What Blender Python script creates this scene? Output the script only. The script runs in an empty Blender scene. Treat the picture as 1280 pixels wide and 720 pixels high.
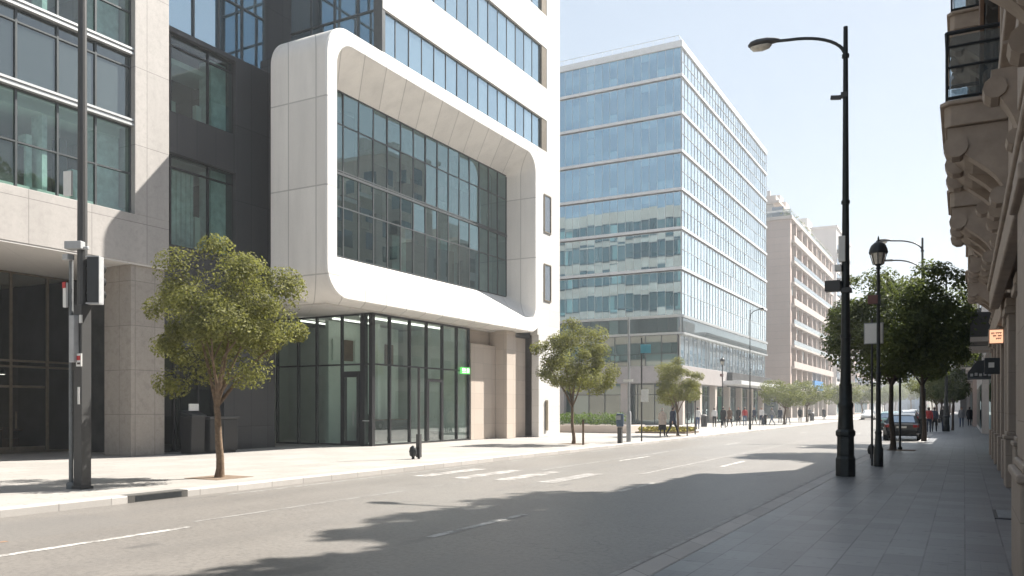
import bpy, bmesh, math, random
from mathutils import Vector, Matrix, Euler
R = math.radians
SC = bpy.context.scene
COL = SC.collection
rng = random.Random(11)
OFF = {}            # accumulated origin of every object that may be a parent

# ------------------------------------------------------------------ mesh helpers
class MB:
    def __init__(s): s.v=[]; s.f=[]; s.m=[]
    def add(s, vs, fs, m=0):
        b=len(s.v); s.v+= [tuple(p) for p in vs]
        for f in fs: s.f.append([b+i for i in f]); s.m.append(m)
    def quad(s,a,b,c,d,m=0): s.add([a,b,c,d],[(0,1,2,3)],m)
    def box(s,x0,x1,y0,y1,z0,z1,m=0):
        if x0>x1:x0,x1=x1,x0
        if y0>y1:y0,y1=y1,y0
        if z0>z1:z0,z1=z1,z0
        s.add([(x0,y0,z0),(x1,y0,z0),(x1,y1,z0),(x0,y1,z0),(x0,y0,z1),(x1,y0,z1),(x1,y1,z1),(x0,y1,z1)],
              [(0,3,2,1),(4,5,6,7),(0,1,5,4),(1,2,6,5),(2,3,7,6),(3,0,4,7)],m)
    def obox(s,c,size,rot=(0,0,0),m=0):
        M=Euler(rot).to_matrix(); c=Vector(c); h=Vector(size)*.5
        vs=[c+M@Vector((sx*h.x,sy*h.y,sz*h.z)) for sz in(-1,1) for sx,sy in((-1,-1),(1,-1),(1,1),(-1,1))]
        s.add(vs,[(0,3,2,1),(4,5,6,7),(0,1,5,4),(1,2,6,5),(2,3,7,6),(3,0,4,7)],m)
    def tube(s,pts,rad,n=8,m=0,cap=True,flat=1.0):
        pts=[Vector(p) for p in pts]
        if not hasattr(rad,'__len__'): rad=[rad]*len(pts)
        b=len(s.v); up=None
        for i,p in enumerate(pts):
            d=(pts[min(i+1,len(pts)-1)]-pts[max(i-1,0)]).normalized()
            if up is None:
                up=Vector((0,0,1)) if abs(d.z)<.9 else Vector((1,0,0))
            a=d.cross(up).normalized(); c=a.cross(d).normalized(); up=c
            for k in range(n):
                t=2*math.pi*k/n
                s.v.append(tuple(p+a*math.cos(t)*rad[i]+c*math.sin(t)*rad[i]*flat))
        for i in range(len(pts)-1):
            for k in range(n):
                s.f.append([b+i*n+k,b+i*n+(k+1)%n,b+(i+1)*n+(k+1)%n,b+(i+1)*n+k]); s.m.append(m)
        if cap:
            s.f.append([b+k for k in range(n)][::-1]); s.m.append(m)
            e=b+(len(pts)-1)*n; s.f.append([e+k for k in range(n)]); s.m.append(m)
    def lathe(s,c,prof,n=16,m=0):
        b=len(s.v)
        for r,z in prof:
            for k in range(n):
                t=2*math.pi*(k+.5)/n; s.v.append((c[0]+r*math.cos(t),c[1]+r*math.sin(t),c[2]+z))
        for i in range(len(prof)-1):
            for k in range(n):
                s.f.append([b+i*n+k,b+i*n+(k+1)%n,b+(i+1)*n+(k+1)%n,b+(i+1)*n+k]); s.m.append(m)
        s.f.append([b+k for k in range(n)][::-1]); s.m.append(m)
        e=b+(len(prof)-1)*n; s.f.append([e+k for k in range(n)]); s.m.append(m)
    def prism(s,poly,ax,a0,a1,m=0):
        """extrude a 2D polygon along axis ax ('x': poly is (y,z); 'y': (x,z); 'z': (x,y))"""
        def P(p,a): return {'x':(a,p[0],p[1]),'y':(p[0],a,p[1]),'z':(p[0],p[1],a)}[ax]
        n=len(poly)
        s.add([P(p,a0) for p in poly]+[P(p,a1) for p in poly],
              [tuple(range(n))[::-1],tuple(range(n,2*n))]+[(i,(i+1)%n,n+(i+1)%n,n+i) for i in range(n)],m)
    def loft(s,loops,m=0,cap0=False,cap1=False):
        n=len(loops[0]); b=len(s.v)
        for L in loops: s.v+=[tuple(p) for p in L]
        for i in range(len(loops)-1):
            for k in range(n):
                s.f.append([b+i*n+k,b+i*n+(k+1)%n,b+(i+1)*n+(k+1)%n,b+(i+1)*n+k]); s.m.append(m)
        if cap0: s.f.append([b+k for k in range(n)][::-1]); s.m.append(m)
        if cap1: s.f.append([b+(len(loops)-1)*n+k for k in range(n)]); s.m.append(m)
    def pane(s,pl,c,u0,u1,v0,v1,m=0,j=.0):
        """one glass pane; pl 'x' (x=c,u=y) or 'y' (y=c,u=x); j wobbles its corners so that reflections break"""
        q=[]
        su,sv=rng.uniform(-j,j),rng.uniform(-j,j)*.7
        for u,v,e,f in((u0,v0,-1,-1),(u1,v0,1,-1),(u1,v1,1,1),(u0,v1,-1,1)):
            d=c+su*e+sv*f
            q.append((d,u,v) if pl=='x' else (u,d,v))
        s.add(q,[(0,1,2,3)],m)
    def panes(s,pl,c,us,vs,m=0,j=.004,skip=None):
        for i in range(len(us)-1):
            for k in range(len(vs)-1):
                if skip and skip(i,k): continue
                s.pane(pl,c,us[i],us[i+1],vs[k],vs[k+1],m,j)
    def bars(s,pl,c,us,vs,w=.06,d=.1,m=0,wv=None,proud=0.003):
        """mullion grid centred on plane c"""
        wv=wv or w
        u0,u1,v0,v1=us[0],us[-1],vs[0],vs[-1]
        for u in us:
            if pl=='x': s.box(c-d/2-proud,c+d/2+proud,u-w/2,u+w/2,v0-wv/2,v1+wv/2,m)
            else: s.box(u-w/2,u+w/2,c-d/2-proud,c+d/2+proud,v0-wv/2,v1+wv/2,m)
        for v in vs:
            for a,b in zip(us[:-1],us[1:]):
                if pl=='x': s.box(c-d/2,c+d/2,a+w/2,b-w/2,v-wv/2+.001,v+wv/2-.001,m)
                else: s.box(a+w/2,b-w/2,c-d/2,c+d/2,v-wv/2+.001,v+wv/2-.001,m)
    def build(s,name,mats,parent=None,loc=(0,0,0),smooth=None,bevel=0,fix=True):
        if parent is not None: o0=Vector(OFF[parent.name])
        else: o0=Vector((0,0,0))
        org=o0+Vector(loc)
        me=bpy.data.meshes.new(name); k=MB.k
        if k!=1: s.v=[(p[0]*k,p[1]*k,p[2]*k-(k-1)*EYE*min(1,max(0,p[2]/3))) for p in s.v]
        me.from_pydata([tuple(Vector(p)-org) for p in s.v],[],s.f)
        if not isinstance(mats,(list,tuple)): mats=[mats]
        for x in mats: me.materials.append(x)
        for p,mi in zip(me.polygons,s.m): p.material_index=mi
        if fix:
            bm=bmesh.new(); bm.from_mesh(me)
            bmesh.ops.recalc_face_normals(bm,faces=bm.faces[:]); bm.to_mesh(me); bm.free()
        if smooth is not None:
            for p in me.polygons: p.use_smooth=True
            me.set_sharp_from_angle(angle=R(smooth))
        o=bpy.data.objects.new(name,me); COL.objects.link(o)
        o.location=loc
        if parent is not None: o.parent=parent
        OFF[o.name]=tuple(org)
        if bevel:
            b=o.modifiers.new('edge','BEVEL'); b.width=bevel; b.segments=2; b.limit_method='ANGLE'; b.angle_limit=R(40)
        return o

def farther(k):
    MB.k=k      # the two left blocks stand k times farther out and are k times larger than first laid out
MB.k=1.0
def tag(o,label,cat,group=None,kind=None):
    if label: o['label']=label
    if cat: o['category']=cat
    if group: o['group']=group
    if kind: o['kind']=kind
    return o
def thing(name,label,cat,loc=(0,0,0),group=None):
    o=bpy.data.objects.new(name,None); COL.objects.link(o); o.empty_display_size=.3
    o.location=loc; OFF[o.name]=tuple(loc)
    return tag(o,label,cat,group)
def struct(mb,name,mats,**k):
    o=mb.build(name,mats,**k); o['kind']='structure'; return o
def children(o): return [c for c in bpy.data.objects if c.parent==o]
def dup(root,loc,rz=0,label=None,scale=None,group=None,_kids=None):
    r=root.copy(); COL.objects.link(r); r.location=loc; r.rotation_euler=(0,0,rz)
    if scale: r.scale=scale if hasattr(scale,'__len__') else (scale,)*3
    if label: r['label']=label
    if group: r['group']=group
    def rec(a,b):
        for ch in children(a):
            c=ch.copy(); COL.objects.link(c); c.parent=b; rec(ch,c)
    rec(root,r); OFF[r.name]=tuple(loc)
    return r
def frange(a,b,n): return [a+(b-a)*i/n for i in range(n+1)]

# camera constants: eye 1.65 m above the pavements, street runs along +Y
EYE=1.65; TH=math.atan(565/1030); F=1030.; HZ=510.
CT,ST=math.cos(TH),math.sin(TH)
def gp(px,py,z=0.):
    """place on the ground for a point seen in the photograph"""
    D=F*(EYE-z)/(py-HZ); r=(px-640)/F*D
    return (r*CT-D*ST, r*ST+D*CT)

# ------------------------------------------------------------------ materials
MATS={}
def new_mat(name):
    m=bpy.data.materials.new(name); m.use_nodes=True
    nt=m.node_tree; nt.nodes.clear(); return m,nt
def N(nt,t,**k):
    n=nt.nodes.new(t)
    for a,b in k.items():
        if a in('operation','blend_type','data_type','noise_dimensions','feature','interpolation','space','distance','mode','clamp'): setattr(n,a,b)
        else: n.inputs[a].default_value=b
    return n
def math_(nt,op,a,b=None,c=None):
    n=nt.nodes.new('ShaderNodeMath'); n.operation=op
    for i,x in enumerate((a,b,c)):
        if x is None: continue
        if isinstance(x,(int,float)): n.inputs[i].default_value=x
        else: nt.links.new(x,n.inputs[i])
    return n.outputs[0]
def mixc(nt,fac,a,b,blend='MIX'):
    n=nt.nodes.new('ShaderNodeMix'); n.data_type='RGBA'; n.blend_type=blend
    for i,x in((0,fac),(6,a),(7,b)):
        if isinstance(x,(int,float)): n.inputs[i].default_value=x
        elif isinstance(x,(tuple,list)): n.inputs[i].default_value=(*x[:3],1)
        else: nt.links.new(x,n.inputs[i])
    return n.outputs[2]
def noise(nt,vec,scale,detail=4,rough=.55,stretch=None):
    if stretch is not None:
        mp=nt.nodes.new('ShaderNodeMapping'); mp.inputs['Scale'].default_value=stretch
        nt.links.new(vec,mp.inputs[0]); vec=mp.outputs[0]
    n=N(nt,'ShaderNodeTexNoise',Scale=scale,Detail=detail,Roughness=rough); nt.links.new(vec,n.inputs['Vector']); return n.outputs[0]
def ramp(nt,f,a,b):
    n=nt.nodes.new('ShaderNodeMapRange'); n.clamp=True
    n.inputs[1].default_value=a; n.inputs[2].default_value=b; nt.links.new(f,n.inputs[0]); return n.outputs[0]
def out(nt,sh):
    o=nt.nodes.new('ShaderNodeOutputMaterial'); nt.links.new(sh,o.inputs[0]); return o
def bsdf(nt,col,rough=.6,metal=0,spec=.5,bump=None,bstr=.2,bdist=.02,coat=0):
    p=nt.nodes.new('ShaderNodeBsdfPrincipled')
    for k,x in(('Base Color',col),('Roughness',rough),('Metallic',metal)):
        if isinstance(x,(tuple,list)): p.inputs[k].default_value=(*x[:3],1)
        elif isinstance(x,(int,float)): p.inputs[k].default_value=x
        else: nt.links.new(x,p.inputs[k])
    p.inputs['Specular IOR Level'].default_value=spec
    if coat: p.inputs['Coat Weight'].default_value=coat; p.inputs['Coat Roughness'].default_value=.05
    if bump is not None:
        b=nt.nodes.new('ShaderNodeBump'); b.inputs['Strength'].default_value=bstr; b.inputs['Distance'].default_value=bdist
        nt.links.new(bump,b.inputs['Height']); nt.links.new(b.outputs[0],p.inputs['Normal'])
    return p.outputs[0]
def pos(nt):
    g=nt.nodes.new('ShaderNodeNewGeometry'); return g.outputs['Position']
def objc(nt):
    g=nt.nodes.new('ShaderNodeTexCoord'); return g.outputs['Object']
def xyz(nt,v):
    s=nt.nodes.new('ShaderNodeSeparateXYZ'); nt.links.new(v,s.inputs[0]); return s.outputs
def line(nt,c,period,width,off=0.):
    """1 on thin joints every `period` metres"""
    x=math_(nt,'FRACT',math_(nt,'DIVIDE',math_(nt,'ADD',c,off+1000*period),period))
    return math_(nt,'LESS_THAN',x,width/period)
def cellrand(nt,*cs):
    """a random number per cell of the given (coordinate, period, offset) list"""
    cb=nt.nodes.new('ShaderNodeCombineXYZ')
    for i,(c,p,o) in enumerate(cs):
        nt.links.new(math_(nt,'FLOOR',math_(nt,'DIVIDE',math_(nt,'ADD',c,o+1000*p),p)),cb.inputs[i])
    w=nt.nodes.new('ShaderNodeTexWhiteNoise'); nt.links.new(cb.outputs[0],w.inputs[0]); return w.outputs[0]

def panel_mat(name,col,pu,pv,ou=0,ov=0,rough=.65,wid=.018,var=.08,joint=.5,stain=.18,grain=.05,mott=None,spec=.4):
    m,nt=new_mat(name); p=pos(nt); x,y,z=xyz(nt,p); u=math_(nt,'ADD',x,y)
    r=cellrand(nt,(u,pu,ou),(z,pv,ov))
    c=mixc(nt,r,tuple(k*(1-var) for k in col),tuple(min(1,k*(1+var)) for k in col))
    s1=ramp(nt,noise(nt,p,1.2,5,.6,(1,1,.12)),.45,.75)                     # streaks running down
    c=mixc(nt,math_(nt,'MULTIPLY',s1,stain),c,tuple(k*.55 for k in col))
    n2=noise(nt,p,9,6,.7); n3=noise(nt,p,.7,4,.6)
    c=mixc(nt,math_(nt,'MULTIPLY',ramp(nt,n2,.35,.7),grain*2),c,tuple(k*.7 for k in col))
    c=mixc(nt,math_(nt,'MULTIPLY',ramp(nt,n3,.4,.7),.12),c,tuple(k*.72 for k in col))
    if mott: c=mixc(nt,math_(nt,'MULTIPLY',ramp(nt,noise(nt,p,4,6,.75),.5,.62),mott),c,tuple(k*.62 for k in col))
    j=line(nt,u,pu,wid,ou)
    if pv: j=math_(nt,'MAXIMUM',j,line(nt,z,pv,wid,ov))
    c=mixc(nt,math_(nt,'MULTIPLY',j,joint),c,tuple(k*.3 for k in col))
    h=math_(nt,'SUBTRACT',math_(nt,'MULTIPLY',n2,.15),j)
    out(nt,bsdf(nt,c,rough,0,spec,h,.35,.012)); return m
def plain(name,col,rough=.5,metal=0,spec=.5,var=.12,scale=6,coat=0,bump=.15):
    m,nt=new_mat(name); p=objc(nt); n=noise(nt,p,scale,5,.6)
    c=mixc(nt,ramp(nt,n,.3,.7),tuple(k*(1-var) for k in col),tuple(min(1,k*(1+var)) for k in col))
    out(nt,bsdf(nt,c,rough,metal,spec,n,bump,.004,coat)); return m
def schlick(nt,f0,gain,refl,mx):
    lw=nt.nodes.new('ShaderNodeLayerWeight'); lw.inputs[0].default_value=.5
    p5=math_(nt,'POWER',lw.outputs['Facing'],5)
    f=math_(nt,'ADD',math_(nt,'MULTIPLY',p5,1-f0),f0)
    return math_(nt,'MINIMUM',math_(nt,'ADD',math_(nt,'MULTIPLY',f,gain),refl),mx)
def glass_mat(name,tint,refl=.18,trans=.8,gcol=(1,1,1),rough=.0,fres=1.45,gain=1.0,veil=0,vcol=(.42,.55,.51)):
    """see-through pane: coloured transmission under a mirror coat"""
    m,nt=new_mat(name)
    t=nt.nodes.new('ShaderNodeBsdfTransparent'); t.inputs[0].default_value=(*[k*trans for k in tint],1)
    g=nt.nodes.new('ShaderNodeBsdfGlossy'); g.inputs['Roughness'].default_value=rough; g.inputs[0].default_value=(*gcol,1)
    fac=schlick(nt,.045,gain,refl,.97)
    if veil:
        vd=nt.nodes.new('ShaderNodeBsdfDiffuse'); vd.inputs[0].default_value=(*vcol,1); vm=nt.nodes.new('ShaderNodeMixShader')
        g2=nt.nodes.new('ShaderNodeNewGeometry')
        nt.links.new(math_(nt,'MULTIPLY',math_(nt,'ADD',math_(nt,'MULTIPLY',g2.outputs['Random Per Island'],1.2),.4),veil),vm.inputs[0])
        nt.links.new(t.outputs[0],vm.inputs[1]); nt.links.new(vd.outputs[0],vm.inputs[2]); t=vm
    mx=nt.nodes.new('ShaderNodeMixShader'); nt.links.new(fac,mx.inputs[0]); nt.links.new(t.outputs[0],mx.inputs[1]); nt.links.new(g.outputs[0],mx.inputs[2])
    out(nt,mx.outputs[0]); return m
def facade_glass(name,dark,light,share=.25,refl=.35,gcol=(.85,.93,1),rough=.01,gain=1.0):
    """office glazing seen from outside: blinds or dark rooms under a reflective coat, varied pane by pane"""
    m,nt=new_mat(name)
    g=nt.nodes.new('ShaderNodeNewGeometry'); rnd=g.outputs['Random Per Island']
    z=xyz(nt,g.outputs['Position'])[2]
    r2=nt.nodes.new('ShaderNodeTexWhiteNoise'); r2.noise_dimensions='1D'; nt.links.new(math_(nt,'MULTIPLY',rnd,917.3),r2.inputs['W'])
    isl=math_(nt,'LESS_THAN',rnd,share)
    c=mixc(nt,r2.outputs[0],tuple(k*.55 for k in dark),tuple(k*1.5 for k in dark))
    c=mixc(nt,math_(nt,'MULTIPLY',isl,math_(nt,'ADD',math_(nt,'MULTIPLY',r2.outputs[0],.6),.35)),c,light)
    d=nt.nodes.new('ShaderNodeBsdfDiffuse'); nt.links.new(c,d.inputs[0])
    gl=nt.nodes.new('ShaderNodeBsdfGlossy'); gl.inputs['Roughness'].default_value=rough; gl.inputs[0].default_value=(*gcol,1)
    fac=schlick(nt,.045,gain,refl,.95)
    mx=nt.nodes.new('ShaderNodeMixShader'); nt.links.new(fac,mx.inputs[0]); nt.links.new(d.outputs[0],mx.inputs[1]); nt.links.new(gl.outputs[0],mx.inputs[2])
    out(nt,mx.outputs[0]); return m
def leaf_mat(name,a,b,hl=.15):
    m,nt=new_mat(name)
    g=nt.nodes.new('ShaderNodeNewGeometry'); rnd=g.outputs['Random Per Island']
    c=mixc(nt,rnd,a,b)
    d=bsdf(nt,c,.62,0,.22)
    t=nt.nodes.new('ShaderNodeBsdfTranslucent'); nt.links.new(mixc(nt,.5,c,(b[0]*1.5,b[1]*1.6,b[2]*.8)),t.inputs[0])
    mx=nt.nodes.new('ShaderNodeMixShader'); mx.inputs[0].default_value=.35
    nt.links.new(d,mx.inputs[1]); nt.links.new(t.outputs[0],mx.inputs[2]); out(nt,mx.outputs[0]); return m
def emit(name,col,s):
    m,nt=new_mat(name); e=N(nt,'ShaderNodeEmission',Strength=s); e.inputs[0].default_value=(*col,1); out(nt,e.outputs[0]); return m

def asphalt():
    m,nt=new_mat('asphalt'); p=pos(nt); x,y,z=xyz(nt,p)
    fine=noise(nt,p,60,3,.8); big=noise(nt,p,.35,5,.6); lanes=noise(nt,p,.8,4,.6,(1,.06,1)); spot=noise(nt,p,3,5,.7)
    c=mixc(nt,ramp(nt,big,.3,.7),(.185,.17,.156),(.235,.217,.20))
    c=mixc(nt,math_(nt,'MULTIPLY',ramp(nt,lanes,.4,.7),.35),c,(.29,.268,.246))
    c=mixc(nt,math_(nt,'MULTIPLY',ramp(nt,spot,.62,.75),.3),c,(.115,.108,.102))
    c=mixc(nt,math_(nt,'MULTIPLY',ramp(nt,fine,.3,.7),.5),c,(.125,.118,.112))
    gut=ramp(nt,math_(nt,'ADD',math_(nt,'ABSOLUTE',math_(nt,'ADD',x,8.35)),math_(nt,'MULTIPLY',noise(nt,p,1.8,5,.7,(1,.4,1)),.5)),5.15,5.6); c=mixc(nt,math_(nt,'MULTIPLY',gut,.45),c,(.10,.092,.083))
    agg=noise(nt,p,17,4,.75); c=mixc(nt,math_(nt,'MULTIPLY',ramp(nt,agg,.45,.62),.6),c,(.095,.089,.084))
    agg2=noise(nt,p,34,3,.8); c=mixc(nt,math_(nt,'MULTIPLY',ramp(nt,agg2,.56,.7),.55),c,(.30,.28,.26))
    xl=math_(nt,'FRACT',math_(nt,'DIVIDE',math_(nt,'ADD',x,100.35),1.85)); tr=math_(nt,'SUBTRACT',1.0,math_(nt,'MULTIPLY',math_(nt,'ABSOLUTE',math_(nt,'SUBTRACT',xl,.5)),4.0))
    c=mixc(nt,math_(nt,'MULTIPLY',math_(nt,'MAXIMUM',tr,0.0),math_(nt,'MULTIPLY',ramp(nt,noise(nt,p,.5,4,.6,(1,.12,1)),.3,.7),.30)),c,(.15,.143,.137))
    bx=math_(nt,'FLOOR',math_(nt,'DIVIDE',math_(nt,'ADD',x,101.7),1.9)); 
    pr=cellrand(nt,(x,1.9,1.7),(y,5.3,2.0)); pt=math_(nt,'MULTIPLY',math_(nt,'GREATER_THAN',pr,.84),.36)
    c=mixc(nt,pt,c,(.17,.163,.157))
    oil=ramp(nt,noise(nt,p,1.3,3,.5,(1,.5,1)),.66,.74); c=mixc(nt,math_(nt,'MULTIPLY',oil,.6),c,(.10,.096,.093))
    v=N(nt,'ShaderNodeTexVoronoi',Scale=.16); v.feature='DISTANCE_TO_EDGE'
    wob=nt.nodes.new('ShaderNodeVectorMath'); wob.operation='ADD'; nn=N(nt,'ShaderNodeTexNoise',Scale=1.4,Detail=4); nt.links.new(p,nn.inputs['Vector'])
    nt.links.new(p,wob.inputs[0]); nt.links.new(nn.outputs['Color'],wob.inputs[1]); nt.links.new(wob.outputs[0],v.inputs['Vector'])
    crack=math_(nt,'MULTIPLY',math_(nt,'LESS_THAN',v.outputs['Distance'],.0018),ramp(nt,noise(nt,p,.25,2),.5,.6))
    c=mixc(nt,math_(nt,'MULTIPLY',crack,.5),c,(.08,.08,.08))
    out(nt,bsdf(nt,c,.46,0,.55,fine,.35,.006)); return m
def paving(name,col,px,py,wid=.012,var=.1,joint=.55,bond=True,dirt=.3,rough=.6,fine=None):
    m,nt=new_mat(name); p=pos(nt); x,y,z=xyz(nt,p)
    row=math_(nt,'FLOOR',math_(nt,'DIVIDE',math_(nt,'ADD',x,1000*px),px))
    ys=math_(nt,'ADD',y,math_(nt,'MULTIPLY',math_(nt,'MODULO',row,2),py*.5)) if bond else y
    r=cellrand(nt,(x,px,0),(ys,py,0))
    c=mixc(nt,r,tuple(k*(1-var) for k in col),tuple(k*(1+var) for k in col))
    big=noise(nt,p,.5,5,.65); gr=noise(nt,p,25,4,.7); sp=noise(nt,p,3.2,5,.7)
    c=mixc(nt,math_(nt,'MULTIPLY',ramp(nt,big,.4,.7),dirt),c,tuple(k*.6 for k in col))
    c=mixc(nt,math_(nt,'MULTIPLY',ramp(nt,sp,.56,.72),dirt),c,tuple(k*.55 for k in col))
    c=mixc(nt,math_(nt,'MULTIPLY',ramp(nt,gr,.35,.65),.18),c,tuple(k*.7 for k in col))
    gum=ramp(nt,noise(nt,p,7.5,0,.5),.755,.77); c=mixc(nt,math_(nt,'MULTIPLY',gum,.5),c,tuple(k*.35 for k in col))
    j=math_(nt,'MAXIMUM',line(nt,x,px,wid),line(nt,ys,py,wid))
    if fine:
        jf=math_(nt,'MAXIMUM',line(nt,x,fine,.006),line(nt,ys,fine,.006))
        sel=math_(nt,'GREATER_THAN',cellrand(nt,(x,px*3,.3),(y,py*2,.2)),.62)
        j=math_(nt,'MAXIMUM',j,math_(nt,'MULTIPLY',math_(nt,'MULTIPLY',jf,sel),.5))
    jn=math_(nt,'MULTIPLY',j,ramp(nt,noise(nt,p,1.1,3),.3,.6))
    c=mixc(nt,math_(nt,'MULTIPLY',math_(nt,'MAXIMUM',math_(nt,'MULTIPLY',j,.45),jn),joint),c,tuple(k*.3 for k in col))
    h=math_(nt,'SUBTRACT',math_(nt,'MULTIPLY',gr,.2),j)
    out(nt,bsdf(nt,c,rough,0,.4,h,.4,.008)); return m
def paint_mat(name,col,cover=.6):
    """worn road paint: wears through to the asphalt colour in patches"""
    m,nt=new_mat(name); p=pos(nt)
    w=math_(nt,'MULTIPLY',ramp(nt,noise(nt,p,2.6,7,.8),.42,.58),1-cover); w2=ramp(nt,noise(nt,p,30,4,.8),.55,.7)
    f=math_(nt,'MINIMUM',math_(nt,'ADD',w,math_(nt,'MULTIPLY',w2,.35)),.95)
    out(nt,bsdf(nt,mixc(nt,f,col,(.165,.153,.142)),.6)); return m

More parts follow.
